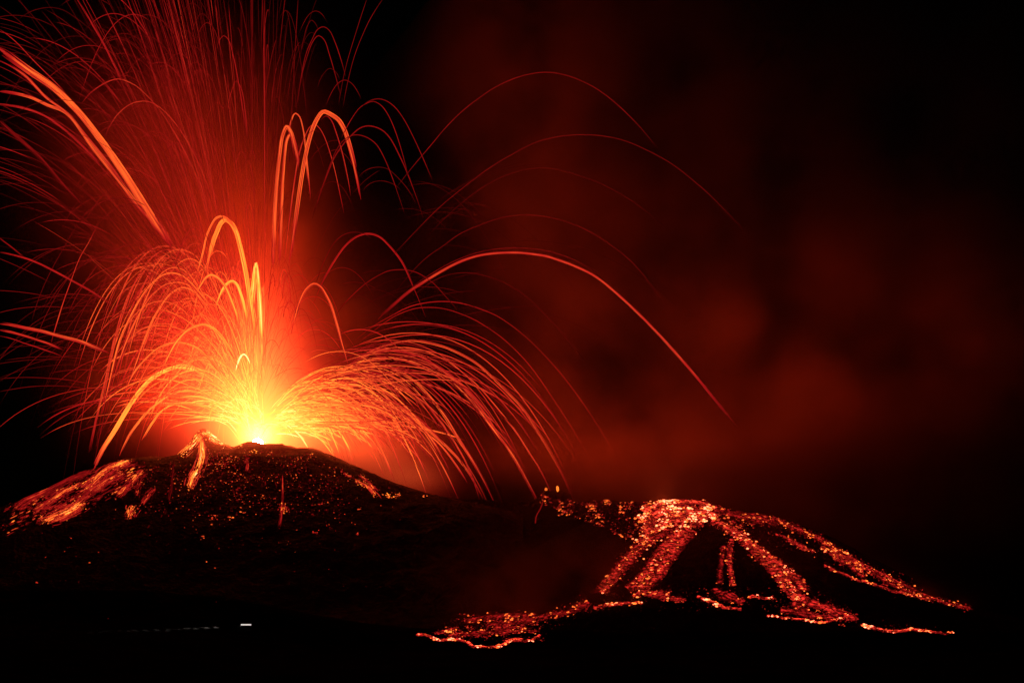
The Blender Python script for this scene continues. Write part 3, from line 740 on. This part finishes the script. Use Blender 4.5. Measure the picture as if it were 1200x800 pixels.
# ------------------------------------------------------------------ lava flows of the right mound
def flow(name, label, strands, N, width, S, size=(1.0, 2.6), crust=True, cat='lava flow', group='lava flows of the right mound', red=.7, jit=.6, lit=True, hot=1.0):
    """strands: paths in photo pixels; hot clinker riding on a sheet of crusted lava"""
    lens = [np.linalg.norm(np.diff(np.asarray(p, float), axis=0), axis=1).sum() for p in strands]
    P0, ok0 = onto_land([strands[0][0][0]], [strands[0][0][1] + 3])
    root = empty(name, P0[0])
    tag(root, label, cat, group)
    lp = Lumps()
    for p, L in zip(strands, lens):
        q = spline(np.asarray(p, float), max(12, int(L / 3)))
        n = max(4, int(2.3 * N * L / sum(lens)))
        t = rng.uniform(0, 1, n)
        u = np.linspace(0, 1, len(q))
        w = width if np.isscalar(width) else np.interp(t, [0, 1], width)
        lat = rng.normal(0, 1, n)
        px_, py_ = np.interp(t, u, q[:, 0]), np.interp(t, u, q[:, 1])
        tx, ty = np.interp(t, u, np.gradient(q[:, 0])), np.interp(t, u, np.gradient(q[:, 1]))
        tl = np.hypot(tx, ty) + 1e-6
        x = px_ - ty / tl * lat * w * .6 + rng.normal(0, .6, n)
        y = py_ + tx / tl * lat * w * .6 * jit + rng.normal(0, .4, n)
        # channels along the flow, hot patches and dark rafts of crust
        chan = vnoise(t * L / 26 + 31 + L, lat * w * .6 / 1.7 + 17)
        blot = vnoise(x / 4.2 + 3, y / 3.2 + 7)
        patch = np.clip(.62 + 1.5 * chan + 1.0 * blot, .1, 1.5)
        S_ = min(S, 1.2) * patch * (.22 + .62 * rng.random(n))
        clus = np.clip(.5 + 2.6 * vnoise(x / 5.5 + 41, y / 4 + 13), 0, 1.6)
        hs = rng.random(n) < .2 * patch * clus * (2.2 if S > 1.4 else 1.1)
        S_ = np.where(hs, np.minimum(S, 1.6) * (1.2 + 3.6 * rng.random(n)), S_)
        lumps_at(lp, x, y, (size[0] * .7 + (size[1] - size[0] * .7) * rng.random(n) ** 1.6) * (.75 + .4 * patch) * np.where(hs, 1.3, 1.0), S_, red)
    stuff_part(lp, 'clinker', M_HOT if lit else M_EMBER, root, P0[0])
    if crust:
        VV, FF, CC, nv = [], [], [], 0
        for p in strands:
            q = spline(np.asarray(p, float), max(12, int(np.linalg.norm(np.diff(np.asarray(p, float), axis=0), axis=1).sum() / 3)))
            Pm, ok = onto_land(q[:, 0], q[:, 1])
            Pm = Pm[ok]
            if len(Pm) < 4: continue
            T = np.gradient(Pm[:, :2], axis=0); T /= np.linalg.norm(T, axis=1)[:, None] + 1e-6
            Nn = np.stack([-T[:, 1], T[:, 0]], 1)
            ww = (width if np.isscalar(width) else np.linspace(width[0], width[1], len(Pm)))
            ww = np.broadcast_to(ww, (len(Pm),)) * 1.0
            J = 9
            rows = []
            for j in range(J):
                u = (j / (J - 1) - .5) * 2
                xy = Pm[:, :2] + Nn * (u * ww)[:, None] * (1 + .3 * vnoise(np.arange(len(Pm)) / 2.0, np.full(len(Pm), j * 3.3 + nv)))[:, None]
                z = land_at(xy[:, 0], xy[:, 1]) + (1.1 * (1 - u * u) - .25)
                rows.append(np.column_stack([xy, z]))
            R = np.stack(rows, 1)
            k = len(Pm)
            idx = nv + np.arange(k)[:, None] * J + np.arange(J)[None]
            FF.append(np.stack([idx[:-1, :-1], idx[:-1, 1:], idx[1:, 1:], idx[1:, :-1]], -1).reshape(-1, 4))
            VV.append(R.reshape(-1, 3)); nv += k * J
            e = np.exp(-(np.linspace(-1, 1, J) / .55) ** 2)[None, :] * np.ones((k, 1))
            CC.append(glow((S * hot * e).reshape(-1), .16))
        if VV:
            b = mesh_np('crust', np.concatenate(VV) - P0[0], np.concatenate(FF), M_CRUST, np.concatenate(CC), root, smooth=True)
    return root

def fronts(name, label, path, S, w=2.2, N=120, **kw):
    q = spline(np.asarray(path, float), len(path) * 3)
    q[1:-1, 1] += rng.normal(0, .55, len(q) - 2)
    path = [tuple(p) for p in q]
    return flow(name, label, [path], int(N * 1.3), w * 1.15, S * 1.25, size=(1.1, 2.5), crust=True, jit=.35, **kw)

flow('lava_lake', 'brightest broad patch of lava at the summit of the right mound',
     [[(757,600),(772,591),(795,588),(820,589),(838,596)], [(752,612),(775,603),(800,600),(825,602),(842,605)], [(757,625),(780,614),(803,609),(826,611)]],
     1900, 12, 2.4, cat='lava pool', group=None, lit=True, hot=.9, red=.8)
fronts('lava_streak', 'thin bright yellow lava rim along the top of the summit patch', [(769,587.5),(785,586.5),(803,586.5),(820,588)], 2.4, 1.2, 110, cat='lava rim', group=None)
flow('lava_flow', 'left branch of lava pouring from the summit toward the near tongue',
     [[(792,612),(770,628),(750,642),(728,668),(705,694)], [(800,620),(772,650),(757,676),(735,690)], [(812,622),(783,653),(768,678),(748,690)],
      [(768,616),(750,638),(726,664),(703,694)], [(806,616),(782,640),(762,664),(742,688)]], 1100, 7.5, 1.05)
flow('lava_flow', 'right branch of lava pouring from the summit in a wide curve',
     [[(835,610),(852,618),(880,638),(900,656),(918,676),(934,696),(946,706)], [(848,616),(868,628),(890,645),(912,660),(930,676),(944,692)],
      [(853,620),(880,641),(905,668),(925,692),(934,700)]], 1000, 7, 1.15)
flow('lava_flow', 'lava fan where the right branch spreads on the plain',
     [[(934,700),(950,708),(975,712),(1000,724)], [(930,706),(940,714),(960,722),(985,722)], [(915,714),(935,718),(955,722)], [(950,704),(975,716),(1005,726)]], 480, 7, .75)
flow('lava_flow', 'long narrow lava flow along the far right skyline of the mound',
     [[(905,607),(930,618),(955,629),(975,640),(1000,655),(1035,673),(1075,693),(1105,705),(1136,712)],
      [(958,630),(985,650),(1008,660),(1040,682),(1070,695)]], 620, 5, .8)
flow('lava_flow', 'broken lava streaks inside the right slope below the skyline flow',
     [[(975,645),(985,655),(1000,666),(1012,676)], [(985,650),(1000,660),(1010,670)], [(963,640),(980,652),(992,660)]], 260, 4.5, .95)
fronts('lava_flow', 'thin bright lava edge slanting under the broken streaks', [(966,662),(985,671),(1008,680),(1040,690),(1062,696),(1090,703)], .85, 2.2, 170)
flow('lava_flow', 'short orange lava streak high on the right slope', [[(909,626),(925,632),(942,641),(955,647)], [(925,634),(945,644)]], 140, 3, .95)
flow('lava_flow', 'dim red lava rubble band behind the summit on the right',
     [[(835,598),(860,600),(885,605),(905,612)], [(850,602),(875,608),(895,612)], [(880,603),(920,614),(960,632)]], 420, 9, .55)
flow('lava_flow', 'thin red rivulet down the dark dome, left of two', [[(848,640),(846,655),(844,672),(843,684)]], 90, 3, .5)
flow('lava_flow', 'thin red rivulet down the dark dome, right of two', [[(857,632),(855,650),(856,668),(859,686)]], 140, 3, .75)
fronts('lava_tongue', 'red lava front at the foot of the left branch', [(696,712),(710,709),(722,708),(738,706.5),(752,706)], .9, 2.6, 120, group='lava fronts at the mound foot', cat='lava front')
flow('lava_tongue', 'glowing lava front under the dark dome on the left', [[(743,699),(752,694),(765,697),(780,700),(803,703)], [(765,694),(785,696)]], 200, 4, .85, group='lava fronts at the mound foot', cat='lava front')
fronts('lava_tongue', 'short lava front under the middle of the dark dome', [(817,699),(825,702),(838,706),(850,711.5),(858,713),(868,713)], 1.2, 2, 110, group='lava fronts at the mound foot', cat='lava front')
fronts('lava_tongue', 'small bright lava front under the dome on the right', [(878,701),(883,698),(890,700),(900,700.5),(907,700)], 1.2, 1.8, 80, group='lava fronts at the mound foot', cat='lava front')
flow('lava_tongue', 'scattered red lava rubble under the two rivulets', [[(838,690),(850,697),(862,697)], [(842,700),(858,702),(872,706)]], 90, 6, .55, group='lava fronts at the mound foot', cat='lava front')
fronts('lava_tongue', 'curving bright lava front below the right fan', [(899,721.5),(915,722.5),(930,724),(945,727),(958,729),(970,729),(980,725),(998,722)], 1.8, 1.3, 220, group='lava fronts at the mound foot', cat='lava front')
fronts('lava_tongue', 'thickest yellow lava front at the far right foot', [(1010,732.5),(1022,735),(1040,738.5),(1052,740),(1066,737.5),(1080,738.5),(1092,740)], 2.3, 2.6, 260, group='lava fronts at the mound foot', cat='lava front')
fronts('lava_tongue', 'thin red tail of lava past the yellow front', [(1090,740),(1100,741),(1117,741)], .9, 1.2, 40, group='lava fronts at the mound foot', cat='lava front')
flow('lava_flow', 'broad dark crusted tongue of lava closest to the camera',
     [[(690,706),(668,716),(640,722),(612,728),(580,733)], [(628,724),(595,722),(565,724),(545,728)], [(615,735),(580,740),(550,742),(525,745)], [(600,730),(570,733)]], 700, 8, .65, hot=.8)
fronts('lava_tongue', 'bright yellow lava front of the near tongue, left of two', [(548,752),(556,757),(572,758),(585,757),(592,753),(600,749),(612,749)], 2.3, 1.9, 200, group='lava fronts at the mound foot', cat='lava front')
fronts('lava_tongue', 'bright yellow lava front of the near tongue, right of two', [(592,751),(605,750),(618,750.5),(626,749),(632,744)], 1.9, 1.5, 130, group='lava fronts at the mound foot', cat='lava front')
fronts('lava_tongue', 'thin orange lava edge at the tip of the near tongue', [(489,743),(502,744),(510,749),(528,749.5),(545,751)], 1.2, 1.8, 120, group='lava fronts at the mound foot', cat='lava front')
flow('lava_tongue', 'glowing inner edge of the near tongue', [[(585,743),(600,740),(618,739),(630,740)], [(508,742),(525,738),(537,735)]], 120, 3, .8, group='lava fronts at the mound foot', cat='lava front')

lp = Lumps()
def rubble(N, fx, fy, s0, s1, S0, S1, cond=None, red=.8):
    px, py = fx(N), fy(N)
    if cond is not None:
        m = cond(px, py); px, py = px[m], py[m]
    n = len(px)
    patch = np.clip(.5 + 1.8 * vnoise(px / 9 + 11, py / 7 + 5), .05, 1.4)
    S_ = patch * (S0 + (S1 - S0) * rng.random(n) ** 2.8)
    lumps_at(lp, px, py, rng.uniform(s0, s1, n) * (.6 + .5 * patch), 2.6 * (1 - np.exp(-S_ / 2.6)), red)
rubble(1700, lambda n: U(632, 768, n), lambda n: U(577, 648, n), .9, 3.2, .15, 4.0, lambda x, y: (y > 578 + (x - 640) * .06) & (y < 592 + (x - 640) * .42))
rubble(260, lambda n: U(655, 765, n), lambda n: U(580, 604, n), 1.2, 3.2, .4, 4.5)
rubble(200, lambda n: U(690, 900, n), lambda n: U(620, 705, n), .7, 1.4, .08, .5)
rubble(900, lambda n: U(830, 1090, n), lambda n: U(590, 700, n), .7, 1.9, .12, 1.6, lambda x, y: (y > 600 + (x - 870) * .38) & (y < 625 + (x - 870) * .42))
rubble(260, lambda n: U(590, 730, n), lambda n: U(690, 748, n), .8, 1.8, .05, .7, lambda x, y: abs(y - (745 - (x - 590) * .36)) < 13)
rubble(420, lambda n: U(520, 640, n), lambda n: U(718, 752, n), .9, 2.0, .05, 1.1)
rubble(260, lambda n: G(945, 24, n), lambda n: G(708, 8, n), .7, 1.6, .2, 1.2)
rubble(150, lambda n: U(980, 1110, n), lambda n: U(724, 741, n), .7, 1.8, .1, 1.2, lambda x, y: abs(y - (727 + (x - 985) * .1)) < 6)
rubble(200, lambda n: U(690, 905, n), lambda n: U(688, 716, n), .7, 1.6, .08, .9)
tag(lp.build('clinker', M_EMBER), 'loose glowing clinker strewn over the right mound and its left crest', 'clinker', None, 'stuff')

# the rock spire with two hot caps on the crest between the vents
def rock(name, px, py, wid, hei, mat, S=None, parent=None):
    P, ok = onto_land([px], [py])
    d = P[0, 1] + D0
    v = IV * (1 + rng.uniform(-.25, .25, (12, 1))) * np.array([wid, wid * .8, hei]) * .5 * d / D0
    return v, P[0]
root = None
P, ok = onto_land([648], [580])
root = empty('rock_spire', P[0] + np.array([0, 4, -2]))
tag(root, 'dark broken rock pinnacle with hot caps on the crest between the vents', 'rock')
for dx, w, h in ((-7, 11, 10), (0, 13, 13), (7, 12, 11), (16, 14, 9)):
    v = IV * (1 + rng.uniform(-.28, .28, (12, 1))) * np.array([w, w * .9, h]) * .5 + np.array([dx, 0, h * .18])
    mesh_np('boulder', v, IF, M_RIDGE, parent=root)
for dx, z, w, h, S in ((5.5, 9.5, 4, 9, 2.6), (-8, 9, 4, 4, 1.8)):
    v = IV * (1 + rng.uniform(-.28, .28, (12, 1))) * np.array([w, w, h]) * .5 + np.array([dx, -3, z])
    c = glow(np.full(12, S)) * rng.uniform(.7, 1.2, (12, 1))
    mesh_np('hot_cap', v, IF, M_EMBER, c, parent=root)
tb = Tubes(4)
q = spline([(636,589),(633,597),(629,604),(627.5,613)], 14)
Pq, ok = onto_land(q[:, 0], q[:, 1])
tb.add(Pq[ok] + np.array([0, -.5, .8]), .8, np.full(ok.sum(), .22))
tag(tb.build('lava_trickle', M_EMBER), 'thin dim lava drip below the rock pinnacle', 'lava trickle')

# ------------------------------------------------------------------ the fountain at the vent
root = empty('lava_fountain', (-298, 0, 160))
tag(root, 'blazing yellow lava fountain jetting out of the crater', 'lava fountain')
CORE = 7500.0
m, t, out = mat_new('white_hot_melt')
e = t.nodes.new('ShaderNodeEmission'); e.inputs['Color'].default_value = (1, .075, .016, 1); e.inputs['Strength'].default_value = CORE
t.links.new(e.outputs[0], out.inputs['Surface'])
m.cycles.emission_sampling = 'FRONT'
n, k = 14, 16
Vj = []
for a in range(n):
    u = a / (n - 1)
    for b in range(k):
        ang = b * 2 * math.pi / k
        r = (9.5 * math.sqrt(max(0, 1 - u ** 2)) + .3) * (1 + rng.uniform(-.12, .12))
        Vj.append((r * math.cos(ang), r * math.sin(ang), u * 27))
idx = np.arange(n)[:, None] * k + np.arange(k)[None]
mesh_np('molten_jet', np.array(Vj), np.stack([idx[:-1], np.roll(idx, -1, 1)[:-1], np.roll(idx, -1, 1)[1:], idx[1:]], -1).reshape(-1, 4), m, parent=root, smooth=True)

# ------------------------------------------------------------------ air: incandescent spray cloud, smoke and fumes
def gauss_sum(t, pos, terms):
    """sum of soft blobs: terms (cx, cy, cz, sx, sy, sz, amplitude), object space metres"""
    N = t.nodes.new; L = t.links.new
    total = None
    for cx, cy_, cz, sx, sy, sz, amp in terms:
        su = N('ShaderNodeVectorMath'); su.operation = 'SUBTRACT'; L(pos, su.inputs[0]); su.inputs[1].default_value = (cx, cy_, cz)
        mu = N('ShaderNodeVectorMath'); mu.operation = 'MULTIPLY'; L(su.outputs[0], mu.inputs[0]); mu.inputs[1].default_value = (1 / sx, 1 / sy, 1 / sz)
        do = N('ShaderNodeVectorMath'); do.operation = 'DOT_PRODUCT'; L(mu.outputs[0], do.inputs[0]); L(mu.outputs[0], do.inputs[1])
        h = N('ShaderNodeMath'); h.operation = 'MULTIPLY'; L(do.outputs['Value'], h.inputs[0]); h.inputs[1].default_value = -.5
        e = N('ShaderNodeMath'); e.operation = 'EXPONENT'; L(h.outputs[0], e.inputs[0])
        m = N('ShaderNodeMath'); m.operation = 'MULTIPLY'; L(e.outputs[0], m.inputs[0]); m.inputs[1].default_value = amp
        if total is None: total = m.outputs[0]
        else:
            a = N('ShaderNodeMath'); a.operation = 'ADD'; L(total, a.inputs[0]); L(m.outputs[0], a.inputs[1]); total = a.outputs[0]
    return total

def blob_mesh(name, c, s, mat):
    """closed soft ellipsoid shell that bounds a cloud"""
    nu, nv = 20, 12
    V = [(0, 0, 1)]
    for a in range(1, nv):
        th = math.pi * a / nv
        for b in range(nu):
            ph = 2 * math.pi * b / nu
            V.append((math.sin(th) * math.cos(ph), math.sin(th) * math.sin(ph), math.cos(th)))
    V.append((0, 0, -1))
    me = bpy.data.meshes.new(name)
    faces = []
    for b in range(nu):
        faces.append((0, 1 + b, 1 + (b + 1) % nu))
        last = 1 + (nv - 2) * nu
        faces.append((last + b, len(V) - 1, last + (b + 1) % nu))
    for a in range(nv - 2):
        for b in range(nu):
            i0 = 1 + a * nu + b; i1 = 1 + a * nu + (b + 1) % nu
            faces.append((i0, i0 + nu, i1 + nu, i1))
    me.from_pydata([(x * s[0], y * s[1], z * s[2]) for x, y, z in V], [], faces)
    me.materials.append(mat)
    o = bpy.data.objects.new(name, me); o.location = c
    return link(o)

def noise_factor(t, pos, scale, lo, hi, detail=3, seed=0.0, vec=(1, 1, 1)):
    N = t.nodes.new; L = t.links.new
    mp = N('ShaderNodeMapping'); mp.inputs['Scale'].default_value = vec; mp.inputs['Location'].default_value = (seed, seed * 1.7, 0)
    L(pos, mp.inputs['Vector'])
    no = N('ShaderNodeTexNoise'); no.inputs['Scale'].default_value = scale; no.inputs['Detail'].default_value = detail; no.inputs['Roughness'].default_value = .5
    L(mp.outputs[0], no.inputs['Vector'])
    mr = N('ShaderNodeMapRange'); mr.interpolation_type = 'SMOOTHSTEP'
    mr.inputs['From Min'].default_value = lo; mr.inputs['From Max'].default_value = hi
    L(no.outputs[0], mr.inputs['Value'])
    return mr.outputs[0]

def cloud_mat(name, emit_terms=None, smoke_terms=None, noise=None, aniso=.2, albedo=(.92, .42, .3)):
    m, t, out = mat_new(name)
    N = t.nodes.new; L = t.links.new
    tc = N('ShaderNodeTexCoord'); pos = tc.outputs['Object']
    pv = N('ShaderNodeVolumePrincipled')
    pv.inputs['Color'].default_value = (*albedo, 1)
    pv.inputs['Density'].default_value = 0
    pv.inputs['Anisotropy'].default_value = aniso
    nf = noise_factor(t, pos, *noise) if noise else None
    if smoke_terms:
        g = gauss_sum(t, pos, smoke_terms)
        if nf is not None:
            mm = N('ShaderNodeMath'); mm.operation = 'MULTIPLY'; L(g, mm.inputs[0]); L(nf, mm.inputs[1]); g = mm.outputs[0]
        L(g, pv.inputs['Density'])
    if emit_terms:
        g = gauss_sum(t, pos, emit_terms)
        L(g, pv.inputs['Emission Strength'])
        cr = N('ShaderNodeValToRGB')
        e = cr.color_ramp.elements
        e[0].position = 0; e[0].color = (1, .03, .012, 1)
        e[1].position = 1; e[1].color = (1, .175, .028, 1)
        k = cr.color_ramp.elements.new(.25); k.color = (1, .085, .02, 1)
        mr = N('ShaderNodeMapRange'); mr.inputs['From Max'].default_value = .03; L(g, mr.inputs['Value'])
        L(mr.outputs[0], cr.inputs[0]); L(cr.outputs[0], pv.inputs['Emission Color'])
    L(pv.outputs[0], out.inputs['Volume'])
    m.cycles.volume_sampling = 'MULTIPLE_IMPORTANCE'
    return m

c0 = np.array([-300, 0, 230.0])
def rel(px, py, sx, sz, peak, sy=None):
    """soft glow peaking at 'peak' brightness when seen square-on"""
    sy = sy or min(sx, sz)
    p = px_at(px, py, 0.0) - c0
    return (p[0], p[1], p[2], sx, sy, sz, peak / (2.507 * sy))
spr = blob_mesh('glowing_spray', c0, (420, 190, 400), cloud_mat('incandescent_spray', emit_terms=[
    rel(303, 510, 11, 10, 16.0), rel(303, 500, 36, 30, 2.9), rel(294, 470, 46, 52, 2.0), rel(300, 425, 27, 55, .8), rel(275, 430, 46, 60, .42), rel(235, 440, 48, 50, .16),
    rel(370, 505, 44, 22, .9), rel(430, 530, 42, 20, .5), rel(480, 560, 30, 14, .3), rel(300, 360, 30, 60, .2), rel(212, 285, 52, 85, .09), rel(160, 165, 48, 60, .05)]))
spr.parent = root
spr.location = c0 - np.array([-298, 0, 160])

def relc(c, px, py, Y, sx, sy, sz, od):
    """soft smoke blob of optical depth 'od' seen square-on"""
    p = px_at(px, py, Y) - np.asarray(c)
    return (p[0], p[1], p[2], sx, sy, sz, od / (2.507 * sy))
cA = (-360, 30, 400)
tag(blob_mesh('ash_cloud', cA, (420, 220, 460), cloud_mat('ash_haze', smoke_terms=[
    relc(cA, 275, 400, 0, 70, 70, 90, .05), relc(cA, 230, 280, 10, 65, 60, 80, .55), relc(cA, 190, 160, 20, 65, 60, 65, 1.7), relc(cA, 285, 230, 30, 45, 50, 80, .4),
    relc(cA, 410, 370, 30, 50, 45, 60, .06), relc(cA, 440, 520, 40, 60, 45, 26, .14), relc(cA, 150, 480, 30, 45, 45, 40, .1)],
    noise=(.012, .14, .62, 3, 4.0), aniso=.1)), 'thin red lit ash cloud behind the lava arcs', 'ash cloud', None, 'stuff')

cS = (330, 40, 340)
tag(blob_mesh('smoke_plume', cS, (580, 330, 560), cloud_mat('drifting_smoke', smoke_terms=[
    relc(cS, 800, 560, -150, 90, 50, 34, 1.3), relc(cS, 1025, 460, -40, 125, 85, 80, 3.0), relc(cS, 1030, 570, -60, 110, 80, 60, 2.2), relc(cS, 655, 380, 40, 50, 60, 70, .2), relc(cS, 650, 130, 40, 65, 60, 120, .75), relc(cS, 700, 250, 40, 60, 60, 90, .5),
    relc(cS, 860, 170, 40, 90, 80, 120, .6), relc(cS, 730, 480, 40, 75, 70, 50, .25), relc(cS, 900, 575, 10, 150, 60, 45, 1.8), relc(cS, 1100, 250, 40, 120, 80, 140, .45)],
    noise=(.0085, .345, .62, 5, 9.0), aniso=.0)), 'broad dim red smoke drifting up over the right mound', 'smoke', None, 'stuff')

def fume(px, py, Y, sx, sz, dens, label):
    c = px_at(px, py, Y)
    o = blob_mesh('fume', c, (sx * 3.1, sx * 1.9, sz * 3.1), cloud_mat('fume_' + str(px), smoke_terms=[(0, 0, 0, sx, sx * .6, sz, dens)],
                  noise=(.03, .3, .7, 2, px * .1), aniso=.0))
    tag(o, label, 'fume', 'fumes', 'stuff')
fume(802, 568, -215, 60, 22, .03, 'red glow lit smoke hugging the summit of the right mound')
fume(850, 650, -420, 95, 40, .0030, 'thin red haze over the dark dome between the two branches')
fume(648, 686, -450, 52, 24, .03, 'red lit fume above the near lava tongue')
fume(1045, 718, -380, 40, 14, .03, 'small fume over the yellow front at the far right')

# ------------------------------------------------------------------ a vehicle for the white light trail on the foreground slope
def box(V, F, lo, hi):
    n = len(V)
    for z in (lo[2], hi[2]):
        V += [(lo[0], lo[1], z), (hi[0], lo[1], z), (hi[0], hi[1], z), (lo[0], hi[1], z)]
    F += [(n, n + 3, n + 2, n + 1), (n + 4, n + 5, n + 6, n + 7), (n, n + 1, n + 5, n + 4), (n + 1, n + 2, n + 6, n + 5), (n + 2, n + 3, n + 7, n + 6), (n + 3, n, n + 4, n + 7)]
def simple(name, color, rough=.5, emit=0):
    m, t, out = mat_new(name)
    p = t.nodes.new('ShaderNodeBsdfPrincipled'); p.inputs['Base Color'].default_value = (*color, 1); p.inputs['Roughness'].default_value = rough
    if emit:
        p.inputs['Emission Color'].default_value = (*color, 1); p.inputs['Emission Strength'].default_value = emit
        m.cycles.emission_sampling = 'NONE'
    t.links.new(p.outputs[0], out.inputs['Surface'])
    return m
Pb, ok = onto_land([288.5], [734.5])
trail_vehicle = empty('trail_vehicle', Pb[0])
tag(trail_vehicle, 'small vehicle with white lights on the dark foreground slope', 'vehicle')
M_BODY = simple('dark_paint', (.05, .05, .06)); M_LIT = simple('trail_white', (1, .9, .82), .3, .75); M_TYRE = simple('tyre_rubber', (.02, .02, .02), .9); M_LAMP = simple('headlamp', (1, .95, .9), .2, 3.0)
V_, F_ = [], []
box(V_, F_, (-4.2, -1.1, .5), (4.2, 1.1, 1.35)); box(V_, F_, (-4.0, -1.02, 1.35), (4.1, 1.02, 2.6)); box(V_, F_, (-3.6, -.9, 2.6), (3.8, .9, 2.75))
mesh_np('body', V_, F_, M_BODY, parent=trail_vehicle)
V_, F_ = [], []
box(V_, F_, (-3.8, -1.06, 1.45), (3.9, -1.03, 2.45)); mesh_np('trail_bar', V_, F_, M_LIT, parent=trail_vehicle)  # glowing bar added as the bright end of the vehicle's light trail
for wx in (-2.7, 2.6):
    for wy in (-1.0, 1.0):
        a = np.arange(14) * 2 * math.pi / 14
        ring = lambda y: np.stack([wx + .5 * np.cos(a), np.full(14, y), .5 + .5 * np.sin(a)], 1)
        Vw = np.concatenate([ring(wy - .14), ring(wy + .14), [[wx, wy - .14, .5], [wx, wy + .14, .5]]])
        i = np.arange(14); j = np.roll(i, -1)
        Fw = np.concatenate([np.stack([i, j, j + 14], 1), np.stack([i, j + 14, i + 14], 1), np.stack([j, i, np.full(14, 28)], 1), np.stack([i + 14, j + 14, np.full(14, 29)], 1)])
        mesh_np('wheel', Vw, Fw, M_TYRE, parent=trail_vehicle)
for ly in (-.8, .5):
    V_, F_ = [], []
    box(V_, F_, (-4.27, ly, .75), (-4.2, ly + .3, 1.0)); mesh_np('headlight', V_, F_, M_LAMP, parent=trail_vehicle)
# added pale strip, lit to stand in for the vehicle's light trail
q = spline([(200,739),(214,737.5),(228,735.8),(242,733.8),(256,732.5),(272,733),(300,734.5)], 40)
Pt, ok = onto_land(q[:, 0], q[:, 1]); Pt = Pt[ok]
Pt[:, 1] = np.polyval(np.polyfit(Pt[:, 0], Pt[:, 1], 1), Pt[:, 0])
T = np.gradient(Pt[:, :2], axis=0); T /= np.linalg.norm(T, axis=1)[:, None]
Nn = np.stack([-T[:, 1], T[:, 0]], 1)
L_, R_ = Pt[:, :2] - Nn * .7, Pt[:, :2] + Nn * .7
zt = land(Pt[:, 0], Pt[:, 1])
zt = np.polyval(np.polyfit(Pt[:, 0], zt, 3), Pt[:, 0])
zt = zt + (land(Pt[:, 0], Pt[:, 1]) - zt).max() + .2
Vt = np.concatenate([np.column_stack([L_, zt]), np.column_stack([R_, zt])])
n = len(Pt); i = np.arange(n - 1)
o = mesh_np('trail_strip', Vt, np.stack([i, i + 1, i + 1 + n, i + n], 1), basalt('trail_pale', .55, .6))
o['kind'] = 'structure'
lamp = bpy.data.lights.new('trail_spot', 'SPOT'); lamp.energy = 260000; lamp.spot_size = math.radians(9); lamp.spot_blend = .6; lamp.color = (1, .95, .88)  # spot added to brighten the pale strip into a light trail
lo = bpy.data.objects.new('trail_spot', lamp); link(lo, trail_vehicle); lo.location = (-4.6, -.4, 2.4)
tgt = Pt[13] - (Pb[0] + np.array([-4.6, -.4, 2.4]))
from mathutils import Vector
lo.rotation_euler = Vector(tgt).to_track_quat('-Z', 'Y').to_euler()
